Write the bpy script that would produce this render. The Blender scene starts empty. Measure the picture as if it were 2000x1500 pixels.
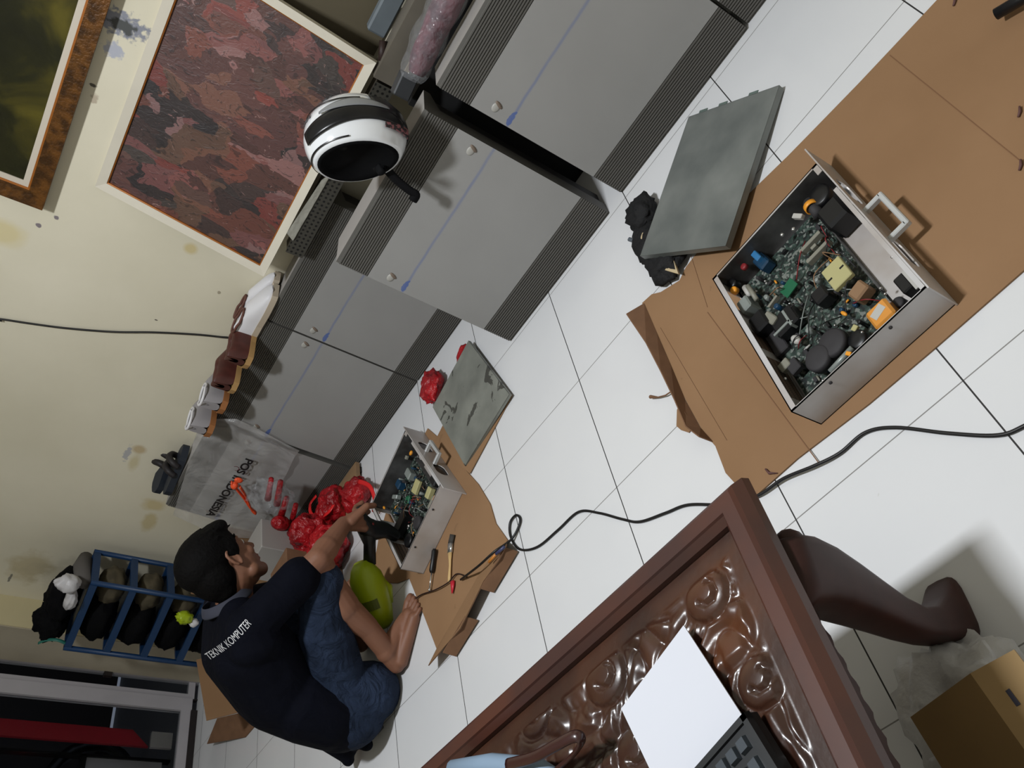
import bpy, bmesh, math, random
from mathutils import Vector, Matrix, Euler, noise
random.seed(7)
C = bpy.context.scene.collection
S = bpy.context.scene
V = Vector
PI = math.pi

# ---------------------------------------------------------------- camera
FPX = 1636.685                                    # focal length in pixels of a 2000 px wide frame
CAM = V((1.905282, -2.079269, 1.324556))
RR = ((0.538733, -0.18002, -0.823019), (-0.672993, -0.679625, -0.291874), (-0.506801, 0.711128, -0.487288))
cd = bpy.data.cameras.new('camera'); cam = bpy.data.objects.new('camera', cd); C.objects.link(cam)
cd.sensor_width = 36; cd.lens = FPX / 2000 * 36; cd.clip_start = .02
_r, _d, _f = V(RR[0]), V(RR[1]), V(RR[2])
_m = Matrix((( _r.x, -_d.x, -_f.x, CAM.x), (_r.y, -_d.y, -_f.y, CAM.y), (_r.z, -_d.z, -_f.z, CAM.z), (0, 0, 0, 1)))
cam.matrix_world = _m
S.camera = cam
# ---------------------------------------------------------------- light and exposure
w = bpy.data.worlds.new('world'); S.world = w; w.use_nodes = True
w.node_tree.nodes['Background'].inputs[0].default_value = (.10, .11, .14, 1)
w.node_tree.nodes['Background'].inputs[1].default_value = 1.2
def area_light(name, loc, size, size_y, power, color=(1, 1, 1), rot=(0, 0, 0)):
    l = bpy.data.lights.new(name, 'AREA'); l.shape = 'RECTANGLE'; l.size = size; l.size_y = size_y
    l.energy = power; l.color = color
    o = bpy.data.objects.new(name, l); C.objects.link(o); o.location = loc; o.rotation_euler = rot
    return o
area_light('ceiling_tube_light', (1.0, -1.25, 3.08), .34, .18, 83, (.93, .965, 1.0))
S.view_settings.view_transform = 'Standard'; S.view_settings.look = 'None'
S.view_settings.gamma = 1; S.view_settings.use_curve_mapping = False
S.view_settings.exposure = 0.0

# ---------------------------------------------------------------- measuring helpers: photo pixel -> point on a real plane
def ray(px, py):
    a, b = (px - 1000) / FPX, (py - 750) / FPX
    return V((RR[0][i] * a + RR[1][i] * b + RR[2][i] for i in range(3)))
def PL(px, py, n, p0):
    d = ray(px, py); n = V(n); p0 = V(p0)
    return CAM + d * ((n.dot(p0) - n.dot(CAM)) / n.dot(d))
def Z(px, py, z=0): return PL(px, py, (0, 0, 1), (0, 0, z))
def Y(px, py, y): return PL(px, py, (0, 1, 0), (0, y, 0))
def X(px, py, x): return PL(px, py, (1, 0, 0), (x, 0, 0))

# ---------------------------------------------------------------- materials
def lin(c):
    return tuple(((v / 255) / 12.92 if v / 255 <= .04045 else ((v / 255 + .055) / 1.055) ** 2.4) for v in c) + (1,)
MC = {}
def mat(name, col, rough=.5, metal=0, var=0, vscale=8, bump=0, bscale=60, spec=.5, col2=None, trans=0, alpha=1, coat=0, ior=1.45, sheen=0, detail=4):
    if name in MC: return MC[name]
    m = bpy.data.materials.new(name); m.use_nodes = True; nt = m.node_tree; b = nt.nodes['Principled BSDF']
    c = lin(col)
    b.inputs['Base Color'].default_value = c; b.inputs['Roughness'].default_value = rough
    b.inputs['Metallic'].default_value = metal; b.inputs['Specular IOR Level'].default_value = spec
    b.inputs['Transmission Weight'].default_value = trans; b.inputs['Alpha'].default_value = alpha
    b.inputs['Coat Weight'].default_value = coat; b.inputs['Coat Roughness'].default_value = .08; b.inputs['IOR'].default_value = ior
    if sheen: b.inputs['Sheen Weight'].default_value = sheen
    if var or col2:
        tc = nt.nodes.new('ShaderNodeTexCoord'); n = nt.nodes.new('ShaderNodeTexNoise'); n.inputs['Scale'].default_value = vscale
        n.inputs['Detail'].default_value = detail
        nt.links.new(tc.outputs['Object'], n.inputs['Vector'])
        r = nt.nodes.new('ShaderNodeValToRGB'); nt.links.new(n.outputs['Fac'], r.inputs[0])
        c2 = lin(col2) if col2 else tuple(min(1, v * (1 - var)) for v in c[:3]) + (1,)
        r.color_ramp.elements[0].position = .38; r.color_ramp.elements[1].position = .62
        r.color_ramp.elements[0].color = c2; r.color_ramp.elements[1].color = c
        nt.links.new(r.outputs[0], b.inputs['Base Color'])
    if bump:
        tc = nt.nodes.new('ShaderNodeTexCoord'); n = nt.nodes.new('ShaderNodeTexNoise'); n.inputs['Scale'].default_value = bscale
        nt.links.new(tc.outputs['Object'], n.inputs['Vector'])
        bp = nt.nodes.new('ShaderNodeBump'); bp.inputs['Strength'].default_value = bump; bp.inputs['Distance'].default_value = .01
        nt.links.new(n.outputs['Fac'], bp.inputs['Height']); nt.links.new(bp.outputs[0], b.inputs['Normal'])
    MC[name] = m
    return m
class NG:
    """small node-graph helper for the patterned materials"""
    def __init__(s, name, rough=.5, metal=0):
        s.m = bpy.data.materials.new(name); s.m.use_nodes = True; s.nt = s.m.node_tree; s.b = s.nt.nodes['Principled BSDF']
        s.b.inputs['Roughness'].default_value = rough; s.b.inputs['Metallic'].default_value = metal
        MC[name] = s.m
    def co(s, kind='Object'):
        return s.nt.nodes.new('ShaderNodeTexCoord').outputs[kind]
    def link(s, a, b): s.nt.links.new(a, b)
    def xyz(s, v):
        n = s.nt.nodes.new('ShaderNodeSeparateXYZ'); s.link(v, n.inputs[0]); return n.outputs
    def math(s, op, a, b=None, c=None):
        n = s.nt.nodes.new('ShaderNodeMath'); n.operation = op
        for i, v in enumerate((a, b, c)):
            if v is None: continue
            if isinstance(v, (int, float)): n.inputs[i].default_value = v
            else: s.link(v, n.inputs[i])
        return n.outputs[0]
    def noise(s, scale, detail=4, vec=None, dist=0, out='Fac'):
        n = s.nt.nodes.new('ShaderNodeTexNoise'); n.inputs['Scale'].default_value = scale; n.inputs['Detail'].default_value = detail
        n.inputs['Distortion'].default_value = dist
        s.link(vec if vec is not None else s.co(), n.inputs['Vector']); return n.outputs[out]
    def voro(s, scale, vec=None, out='Distance', feature='F1'):
        n = s.nt.nodes.new('ShaderNodeTexVoronoi'); n.inputs['Scale'].default_value = scale; n.feature = feature
        s.link(vec if vec is not None else s.co(), n.inputs['Vector']); return n.outputs[out]
    def ramp(s, fac, stops, interp='LINEAR'):
        n = s.nt.nodes.new('ShaderNodeValToRGB'); s.link(fac, n.inputs[0]); cr = n.color_ramp; cr.interpolation = interp
        while len(cr.elements) < len(stops): cr.elements.new(.5)
        for e, (p, c) in zip(cr.elements, stops): e.position = p; e.color = lin(c) if len(c) == 3 else c
        return n.outputs[0]
    def mix(s, fac, a, b):
        n = s.nt.nodes.new('ShaderNodeMix'); n.data_type = 'RGBA'
        for k, v in ((0, fac), (6, a), (7, b)):
            if isinstance(v, (int, float)): n.inputs[k].default_value = v
            elif isinstance(v, tuple): n.inputs[k].default_value = lin(v)
            else: s.link(v, n.inputs[k])
        return n.outputs[2]
    def scale(s, vec, sc):
        n = s.nt.nodes.new('ShaderNodeMapping'); n.inputs['Scale'].default_value = sc; s.link(vec, n.inputs[0]); return n.outputs[0]
    def col(s, c): s.link(c, s.b.inputs['Base Color'])
    def bump(s, h, strength=.3, dist=.01):
        n = s.nt.nodes.new('ShaderNodeBump'); n.inputs['Strength'].default_value = strength; n.inputs['Distance'].default_value = dist
        s.link(h, n.inputs['Height']); s.link(n.outputs[0], s.b.inputs['Normal'])

# ---------------------------------------------------------------- mesh builder
def frame(z, x=None):
    z = V(z).normalized()
    x = V(x) if x is not None else (V((1, 0, 0)) if abs(z.x) < .8 else V((0, 1, 0)))
    y = z.cross(x).normalized(); x = y.cross(z).normalized()
    return Matrix((x, y, z)).transposed()
class MB:
    def __init__(s): s.bm = bmesh.new(); s.mats = []; s.mi = 0; s.smooth = False
    def use(s, m, smooth=None):
        if m not in s.mats: s.mats.append(m)
        s.mi = s.mats.index(m)
        if smooth is not None: s.smooth = smooth
        return s
    def face(s, vs):
        try: f = s.bm.faces.new(vs)
        except ValueError: return None
        f.material_index = s.mi; f.smooth = s.smooth; return f
    def poly(s, pts): return s.face([s.bm.verts.new(p) for p in pts])
    def box(s, c, size, rot=None, bevel=0):
        hx, hy, hz = size[0] / 2, size[1] / 2, size[2] / 2
        R = rot.to_matrix() if isinstance(rot, Euler) else (rot if rot is not None else Matrix.Identity(3))
        c = V(c); vs = []
        if bevel:
            bv = min(bevel, hx * .9, hy * .9, hz * .9)
            g = {}
            for sx in (-1, 1):
                for sy in (-1, 1):
                    for sz in (-1, 1):
                        for ax in range(3):
                            p = [sx * (hx - bv), sy * (hy - bv), sz * (hz - bv)]
                            p[ax] = (sx * hx, sy * hy, sz * hz)[ax]
                            g[(sx, sy, sz, ax)] = s.bm.verts.new(c + R @ V(p))
            def F(keys): s.face([g[k] for k in keys])
            for ax in range(3):
                a, b = [i for i in range(3) if i != ax]
                for sg in (-1, 1):
                    ks = []
                    for u, v in ((-1, -1), (1, -1), (1, 1), (-1, 1)):
                        k = [0, 0, 0]; k[ax] = sg; k[a] = u; k[b] = v; ks.append((*k, ax))
                    F(ks)
                for u in (-1, 1):
                    for v in (-1, 1):
                        k1 = [0, 0, 0]; k2 = [0, 0, 0]; k1[ax] = -1; k2[ax] = 1; k1[a] = k2[a] = u; k1[b] = k2[b] = v
                        F([(*k1, a), (*k2, a), (*k2, b), (*k1, b)])
            for sx in (-1, 1):
                for sy in (-1, 1):
                    for sz in (-1, 1): F([(sx, sy, sz, 0), (sx, sy, sz, 1), (sx, sy, sz, 2)])
            return s
        for dx, dy, dz in ((-1, -1, -1), (1, -1, -1), (1, 1, -1), (-1, 1, -1), (-1, -1, 1), (1, -1, 1), (1, 1, 1), (-1, 1, 1)):
            vs.append(s.bm.verts.new(c + R @ V((dx * hx, dy * hy, dz * hz))))
        for q in ((0, 3, 2, 1), (4, 5, 6, 7), (0, 1, 5, 4), (1, 2, 6, 5), (2, 3, 7, 6), (3, 0, 4, 7)): s.face([vs[i] for i in q])
        return s
    def box2(s, a, b, bevel=0):
        a, b = V(a), V(b); return s.box((a + b) / 2, [abs(v) for v in (b - a)], bevel=bevel)
    def bar(s, a, b, wdt, h, up=(0, 0, 1), bevel=0):
        a, b = V(a), V(b); d = b - a; L = d.length; d.normalize(); upv = V(up)
        y = upv.cross(d)
        if y.length < 1e-4: y = V((1, 0, 0)).cross(d)
        y.normalize(); z = d.cross(y)
        return s.box((a + b) / 2, (L, wdt, h), Matrix((d, y, z)).transposed(), bevel)
    def prism(s, prof, axis_a, axis_b, t0, t1, origin=(0, 0, 0), axis_t=None, capmat=None):
        """profile points (u,v) along axis_a/axis_b, extruded along axis_t from t0 to t1"""
        A, B = V(axis_a), V(axis_b); Tt = V(axis_t) if axis_t is not None else A.cross(B); O = V(origin)
        r0 = [s.bm.verts.new(O + A * u + B * v + Tt * t0) for u, v in prof]
        r1 = [s.bm.verts.new(O + A * u + B * v + Tt * t1) for u, v in prof]
        n = len(prof)
        for i in range(n): s.face([r0[i], r0[(i + 1) % n], r1[(i + 1) % n], r1[i]])
        mi = s.mi
        if capmat is not None: s.use(capmat)
        s.face(r0[::-1]); s.face(r1); s.mi = mi
        return s
    def rings(s, rings, closed_ring=True, cap=True, loop=False):
        rv = [[s.bm.verts.new(p) for p in r] for r in rings]
        n = len(rv[0]); m = len(rv)
        for i in range(m if loop else m - 1):
            a, b = rv[i], rv[(i + 1) % m]
            for j in range(n if closed_ring else n - 1): s.face([a[j], a[(j + 1) % n], b[(j + 1) % n], b[j]])
        if cap and closed_ring and not loop: s.face(rv[0][::-1]); s.face(rv[-1])
        return s
    def tube(s, pts, r, n=8, cap=True, flat=1.0, upv=None):
        pts = [V(p) for p in pts]; rings = []; prev = None
        for i, p in enumerate(pts):
            d = (pts[min(i + 1, len(pts) - 1)] - pts[max(i - 1, 0)])
            if d.length < 1e-9: d = V((0, 0, 1))
            d.normalize()
            if prev is None:
                ref = V(upv) if upv else (V((0, 0, 1)) if abs(d.z) < .9 else V((1, 0, 0)))
                x = ref.cross(d).normalized()
            else:
                x = prev - d * prev.dot(d)
                x = x.normalized() if x.length > 1e-6 else V((1, 0, 0))
            prev = x; y = d.cross(x); rad = r[i] if isinstance(r, (list, tuple)) else r
            rings.append([p + x * math.cos(2 * PI * k / n) * rad + y * math.sin(2 * PI * k / n) * rad * flat for k in range(n)])
        return s.rings(rings, cap=cap)
    def lathe(s, prof, c=(0, 0, 0), axis=(0, 0, 1), n=20, cap=True, sx=1, sy=1):
        Mx = frame(axis); c = V(c)
        return s.rings([[c + Mx @ V((r * math.cos(2 * PI * k / n) * sx, r * math.sin(2 * PI * k / n) * sy, h)) for k in range(n)] for r, h in prof], cap=cap)
    def cyl(s, a, b, r, n=14, r2=None):
        return s.tube([a, b], [r, r if r2 is None else r2], n)
    def ball(s, c, r, n=14, m=9, rot=None):
        c = V(c); r = (r, r, r) if isinstance(r, (int, float)) else r
        R = rot.to_matrix() if isinstance(rot, Euler) else (rot if rot is not None else Matrix.Identity(3))
        rg = []
        for i in range(m + 1):
            t = -PI / 2 + PI * i / m; t = max(-PI / 2 + .02, min(PI / 2 - .02, t))
            rg.append([c + R @ V((r[0] * math.cos(t) * math.cos(2 * PI * k / n), r[1] * math.cos(t) * math.sin(2 * PI * k / n), r[2] * math.sin(t))) for k in range(n)])
        return s.rings(rg)
    def grid(s, nu, nv, fn):
        g = [[s.bm.verts.new(fn(i / nu, j / nv)) for j in range(nv + 1)] for i in range(nu + 1)]
        for i in range(nu):
            for j in range(nv): s.face([g[i][j], g[i + 1][j], g[i + 1][j + 1], g[i][j + 1]])
        return s
    def slab(s, pts, t, down=(0, 0, -1)):
        """flat polygon (3D points) given a thickness"""
        d = V(down) * t; n = len(pts)
        a = [s.bm.verts.new(V(p)) for p in pts]; b = [s.bm.verts.new(V(p) + d) for p in pts]
        s.face(a); s.face(b[::-1])
        for i in range(n): s.face([a[i], b[i], b[(i + 1) % n], a[(i + 1) % n]])
        return s
    def build(s, name, parent=None, local=False, mods=(), smooth_angle=None):
        bmesh.ops.recalc_face_normals(s.bm, faces=s.bm.faces[:])
        me = bpy.data.meshes.new(name)
        if parent is not None and not local: s.bm.transform(MAT[root_of(parent)].inverted())
        s.bm.to_mesh(me); s.bm.free()
        for m in s.mats: me.materials.append(m)
        o = bpy.data.objects.new(name, me); C.objects.link(o)
        if parent is not None: o.parent = parent
        for m in mods:
            k = o.modifiers.new(m[0], m[0])
            for a, b in m[1].items(): setattr(k, a, b)
        return o
MAT = {}
def root_of(o):
    while o.parent is not None: o = o.parent
    return o
def tag(o, label=None, cat=None, group=None, kind=None):
    if label: o['label'] = label
    if cat: o['category'] = cat
    if group: o['group'] = group
    if kind: o['kind'] = kind
    if o not in MAT: MAT[o] = Matrix.Identity(4)
    return o
def thing(name, label, cat, loc=(0, 0, 0), rz=0, group=None, mtx=None):
    o = bpy.data.objects.new(name, None); C.objects.link(o); o.empty_display_size = .05
    m = mtx if mtx is not None else Matrix.Translation(V(loc)) @ Matrix.Rotation(rz, 4, 'Z')
    o.matrix_world = m; MAT[o] = m.copy()
    return tag(o, label, cat, group)
def dup(root, mtx, label=None, group=None, name=None):
    r = root.copy(); C.objects.link(r); r.matrix_world = mtx; MAT[r] = mtx.copy()
    if label: r['label'] = label
    if group: r['group'] = group
    for ch in list(root.children):
        c = ch.copy(); C.objects.link(c); c.parent = r
        for g in ch.children:
            d = g.copy(); C.objects.link(d); d.parent = c
    return r
def struct(name, mb):
    o = mb.build(name); return tag(o, kind='structure')
def text_mesh(txt, size, depth=.0006, spacing=1.0, bold=0):
    cu = bpy.data.curves.new('txt', 'FONT'); cu.body = txt; cu.size = size; cu.extrude = depth; cu.align_x = 'CENTER'; cu.align_y = 'CENTER'
    cu.space_character = spacing; cu.offset = bold
    o = bpy.data.objects.new('txt', cu); C.objects.link(o)
    dg = bpy.context.evaluated_depsgraph_get()
    me = bpy.data.meshes.new_from_object(o.evaluated_get(dg))
    bpy.data.objects.remove(o); return me
def add_text(mb, txt, size, mtx, m, depth=.0006, spacing=1.0, warp=None, bold=0):
    me = text_mesh(txt, size, depth, spacing, bold); mb.use(m)
    vs = []
    for v in me.vertices:
        p = mtx @ v.co
        if warp: p = warp(p)
        vs.append(mb.bm.verts.new(p))
    for p in me.polygons: mb.face([vs[i] for i in p.vertices])
    bpy.data.meshes.remove(me)
def bez(pts, n=8):
    """Catmull-Rom through points"""
    pts = [V(p) for p in pts]; out = []
    for i in range(len(pts) - 1):
        p0 = pts[max(i - 1, 0)]; p1 = pts[i]; p2 = pts[i + 1]; p3 = pts[min(i + 2, len(pts) - 1)]
        for k in range(n):
            t = k / n
            out.append(.5 * ((2 * p1) + (p2 - p0) * t + (2 * p0 - 5 * p1 + 4 * p2 - p3) * t * t + (3 * p1 - p0 - 3 * p2 + p3) * t ** 3))
    out.append(pts[-1]); return out
SOL = lambda t, off=-1: ('SOLIDIFY', dict(thickness=t, offset=off))
SUB = lambda l=1: ('SUBSURF', dict(levels=l, render_levels=l))
T = .4
WY = .58                                           # back wall plane
# ------------------------------------------------ floor
g = NG('white_floor_tile', .22)
x, y, z = g.xyz(g.co())
def grout(v, half):
    fr = g.math('FRACT', g.math('ADD', g.math('DIVIDE', v, T), .5))
    return g.math('LESS_THAN', g.math('ABSOLUTE', g.math('SUBTRACT', fr, .5)), half / T)
gx, gy = grout(x, .0015), grout(y, .0012)
n1 = g.noise(1.3, 6); n2 = g.noise(9, 5)
base = g.ramp(n1, [(.3, (206, 207, 209)), (.7, (216, 216, 217))])
dirt = g.mix(g.math('MULTIPLY', g.math('GREATER_THAN', n2, .74), .25), base, (170, 166, 158))
c = g.mix(gy, dirt, (128, 126, 124)); c = g.mix(gx, c, (40, 38, 38)); g.col(c)
g.link(g.math('ADD', .16, g.math('MULTIPLY', g.math('MAXIMUM', gx, gy), .6)), g.b.inputs['Roughness'])
g.b.inputs['Specular IOR Level'].default_value = .45
FLOOR = g.m
m = MB().use(FLOOR); m.box2((-2.52, -3.6, -.1), (3.6, WY + .12, 0)); struct('floor', m)
# ------------------------------------------------ back wall with its stains and peeled paint
g = NG('cream_wall_paint', .75)
co = g.co(); x, y, z = g.xyz(co)
col = g.ramp(g.noise(1.6, 5), [(.3, (208, 201, 178)), (.7, (222, 215, 194))])
dn = g.math('SUBTRACT', g.noise(16, 5), .5)
dn2 = g.math('SUBTRACT', g.noise(55, 5), .5)
def spot(px, py, rx, rz, c, amt=1.0, rag=.6, soft=.35, fine=0):
    global col
    p = Y(px, py, WY)
    a = g.math('DIVIDE', g.math('SUBTRACT', x, p.x), rx); b = g.math('DIVIDE', g.math('SUBTRACT', z, p.z), rz)
    d = g.math('SQRT', g.math('ADD', g.math('MULTIPLY', a, a), g.math('MULTIPLY', b, b)))
    d = g.math('ADD', d, g.math('MULTIPLY', dn2 if fine else dn, rag * 4))
    mr = g.nt.nodes.new('ShaderNodeMapRange'); g.link(d, mr.inputs[0]); mr.inputs[1].default_value = 1 - soft; mr.inputs[2].default_value = 1 + soft
    mr.inputs[3].default_value = amt; mr.inputs[4].default_value = 0
    col = g.mix(mr.outputs[0], col, c)
spot(372, 486, .022, .022, (196, 176, 116), .7, .1)
spot(8, 455, .05, .06, (205, 188, 128), .6, .2)
spot(235, 45, .035, .075, (120, 124, 140), .9, .7, .2, 1)
spot(240, 50, .02, .035, (70, 72, 70), .95, .5, .15, 1)
spot(222, 98, .02, .03, (158, 163, 182), .8, .6, .2, 1)
spot(180, 166, .006, .012, (60, 55, 50), .9, .5, .2, 1)
spot(183, 192, .012, .01, (150, 130, 110), .6, .8, .2, 1)
spot(75, 440, .008, .008, (110, 100, 110), .9, .5, .2, 1); spot(110, 425, .008, .007, (110, 100, 110), .9, .5, .2, 1)
spot(272, 878, .025, .025, (178, 152, 105), .7, .15); spot(248, 886, .05, .012, (150, 152, 165), .7, .7, .2, 1)
spot(262, 902, .05, .02, (196, 182, 140), .7, .4); spot(300, 985, .04, .05, (190, 168, 105), .6, .4)
spot(290, 1020, .06, .03, (185, 165, 105), .6, .4); spot(60, 1105, .12, .08, (176, 158, 112), .55, .5)
spot(20, 1128, .03, .006, (90, 88, 84), .8, .6, .2, 1); spot(305, 625, .003, .006, (70, 60, 55), .9, .1, .1)
spot(428, 572, .008, .006, (130, 118, 95), .7, .5, .2, 1); spot(160, 1130, .12, .2, (150, 142, 120), .35, .4)
g.col(col); g.bump(g.noise(30, 6), .15, .004)
WALL = g.m
m = MB().use(WALL); m.box2((-2.2, WY, 0), (3.6, WY + .12, 3.15)); struct('wall_back', m)
WALL2 = mat('side_wall_paint', (196, 184, 146), .75, var=.06, vscale=3)
WALL3 = mat('pier_shade_tone', (170, 160, 140), .75, var=.12, vscale=4)  # greyer tone paints the shade on the less lit pier face
m = MB().use(WALL2); m.box2((-2.52, .42, 0), (-2.2, WY + .12, 3.15)); m.use(WALL3); m.box2((-2.54, .414, 0), (-2.204, .42, 3.15)); struct('wall_pier', m)
m = MB().use(WALL2)
m.box2((-2.62, -3.6, 0), (-2.52, -1.25, 3.15)); m.box2((-2.62, -1.25, 2.15), (-2.52, .42, 3.15)); struct('wall_left', m)
ROOMW = mat('room_wall_paint', (222, 218, 206), .8)
m = MB().use(ROOMW); m.box2((3.6, -3.6, 0), (3.7, WY + .12, 3.15)); struct('wall_right', m)
m = MB().use(ROOMW); m.box2((-2.62, -3.7, 0), (3.7, -3.6, 3.15)); struct('wall_front', m)
m = MB().use(mat('ceiling_paint', (236, 236, 234), .85)); m.box2((-2.62, -3.7, 3.15), (3.7, WY + .12, 3.25)); struct('ceiling', m)
# ------------------------------------------------ glazed door to the street
ALU = mat('white_aluminium', (172, 168, 172), .45, metal=0, var=.05)
DARKM = mat('dark_gasket', (34, 28, 28), .5)
GLASS = mat('door_glass', (235, 240, 240), .03, trans=1, ior=1.02)
DX = -2.50
m = MB().use(ALU)
m.box2((DX - .04, .35 + .09, .0), (DX, .414, 2.15)); m.box2((DX - .04, .245, .03), (DX, .315, 2.15)); m.box2((DX - .035, .32, .02), (DX - .01, .345, 2.15), 0)
m.box2((DX - .04, -1.25, .03), (DX, -1.18, 2.15)); m.box2((DX - .04, -1.18, 2.05), (DX, .245, 2.15)); m.box2((DX - .04, .315, 2.05), (DX, .44, 2.15))
m.box2((DX - .04, .345, .02), (DX - .01, .44, .055)); m.box2((DX - .04, -1.18, .035), (DX, .245, .085))
m.box2((DX - .04, .345, 1.0), (DX - .015, .44, 1.03))
m.use(DARKM); m.box2((DX - .04, .315, .0), (DX - .012, .322, 2.1)); m.box2((DX - .05, -1.25, 0), (DX + .005, .25, .034)); m.box2((DX - .02, .39, .46), (DX + .004, .43, .5))
dr = struct('door_1', m)
m = MB().use(GLASS); m.box2((DX - .022, .345, .055), (DX - .018, .44, 2.05)); m.box2((DX - .022, -1.18, .085), (DX - .018, .245, 2.05)); o = m.build('glass_pane', dr)
# what the street side shows through the glass
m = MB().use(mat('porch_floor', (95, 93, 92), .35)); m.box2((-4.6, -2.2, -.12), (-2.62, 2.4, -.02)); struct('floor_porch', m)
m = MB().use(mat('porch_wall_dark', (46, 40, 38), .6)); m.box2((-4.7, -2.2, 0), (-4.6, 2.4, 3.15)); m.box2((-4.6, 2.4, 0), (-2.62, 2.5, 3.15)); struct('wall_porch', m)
t = thing('sliding_gate', 'dark grey slatted gate outside behind the glazed door', 'gate', (-3.0, -.3, -.02))
m = MB().use(mat('gate_panel', (176, 170, 176), .4, var=.15, vscale=5))
for k in range(7): m.box2((-3.02, .20 - k * .17 - .155, .02), (-3.0, .20 - k * .17 - .01, .42))
m.build('lower_panel', t)
m = MB().use(mat('gate_black', (16, 14, 14), .35))
for k in range(8): m.box2((-3.03, .20 - k * .17 - .01, -.02), (-2.985, .20 - k * .17 + .003, 1.7))
m.box2((-3.03, -1.0, .98), (-2.985, .2, 1.03)); m.box2((-3.03, -1.0, .42), (-2.985, .2, .45))
m.build('rails', t)
m = MB().use(mat('red_banner', (140, 22, 34), .5)); m.prism([(.215, .27), (.215, 1.5), (.13, 1.5), (.13, .18)], (0, 1, 0), (0, 0, 1), 0, .02, (-2.72, 0, 0), (1, 0, 0))
m.use(mat('banner_white', (170, 162, 160), .5)); m.box2((-2.72, .13, .06), (-2.7, .215, .17))
tag(m.build('hanging_banner'), 'narrow red banner with white lower end outside the glass door', 'banner')
t = thing('motorcycle', 'dark motorcycle parked outside behind the gate', 'motorcycle', (-3.6, -.3, -.02))
blk = mat('motor_black', (20, 18, 18), .3); chrome = mat('chrome', (220, 220, 220), .15, metal=1)
for yy in (-.85, .3): m = MB().use(blk, True); m.rings([[V((-3.6 + (.06 if j in (0, 1) else -.06) * (.5 if j in (0, 3) else 1), yy + (.27 if j in (0, 3) else .21) * math.cos(a), .26 + (.27 if j in (0, 3) else .21) * math.sin(a))) for j in range(4)] for a in [2 * PI * k / 20 for k in range(20)]], cap=False, loop=True); m.build('tyre', t)
m = MB().use(mat('motor_red', (110, 20, 22), .25), True); m.ball((-3.6, -.25, .62), (.12, .42, .14)); m.ball((-3.6, .2, .72), (.1, .16, .2)); m.build('bodywork', t)
m = MB().use(chrome, True); m.tube([(-3.3, .15, .98), (-3.6, .2, .92), (-3.9, .15, .98)], .015); m.build('handlebar', t); m = MB().use(chrome, True); m.ball((-3.5, .32, .85), .06); m.build('headlamp', t); m = MB().use(chrome, True); m.cyl((-3.48, -.9, .3), (-3.48, -.2, .22), .035); m.build('exhaust', t)

# ------------------------------------------------ ribbed grey cover panels leaning in a row against the wall
LEAN = math.atan(.102)
PW, PH = .553, .636
g = NG('panel_grey', .5)
co = g.co(); x, y, z = g.xyz(co)
base = g.ramp(g.noise(2.2, 4), [(.3, (138, 137, 135)), (.7, (148, 147, 145))])
wob = g.math('MULTIPLY', g.math('SUBTRACT', g.noise(7, 3), .5), .012)
d = g.math('ABSOLUTE', g.math('SUBTRACT', g.math('ADD', z, wob), .412))
st = g.nt.nodes.new('ShaderNodeMapRange'); g.link(d, st.inputs[0]); st.inputs[1].default_value = .001; st.inputs[2].default_value = .0065; st.inputs[3].default_value = .62; st.inputs[4].default_value = 0
fade = g.math('MULTIPLY', st.outputs[0], g.math('ADD', .35, g.noise(4, 3)))
c = g.mix(fade, base, (92, 106, 148))
dx = g.math('DIVIDE', g.math('ADD', x, .252), .022); dz = g.math('DIVIDE', g.math('SUBTRACT', z, .413), .0075)
dd = g.math('ADD', g.math('SQRT', g.math('ADD', g.math('MULTIPLY', dx, dx), g.math('MULTIPLY', dz, dz))), g.math('MULTIPLY', g.math('SUBTRACT', g.noise(60, 4), .5), 2.0))
c = g.mix(g.math('MULTIPLY', g.math('LESS_THAN', dd, 1.0), .75), c, (62, 88, 150))
g.col(c); PANEL = g.m
RIB = mat('panel_rib_shade', (88, 86, 82), .5, var=.06, vscale=3)  # same plastic as the panel, groove and side shade put into a darker grey
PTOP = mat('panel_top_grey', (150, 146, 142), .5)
PIN = mat('panel_inner_shade', (44, 42, 42), .6)
SCOOP = mat('scoop_pale', (160, 158, 152), .45); SCOOPD = mat('scoop_tan_shade', (112, 98, 86), .55)  # pale dome and tan crescent paint light and shade of a recessed pull
def panel_profile():
    p = []; n = 13
    p.append((.055, 0)); p.append((.012, .0)); p.append((.004, .006))
    def ribs(z0, z1, k):
        st = (z1 - z0) / k
        for i in range(k):
            a = z0 + i * st
            p.extend([(.0045, a), (0, a + st * .2), (0, a + st * .7), (.0045, a + st * .85)])
    ribs(.008, .108, n); p.extend([(0.001, .109), (0.001, .531)]); ribs(.532, .628, n)
    p.extend([(.006, PH), (.14, PH), (.14, PH - .02), (.055, PH - .05)])
    return p
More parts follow.
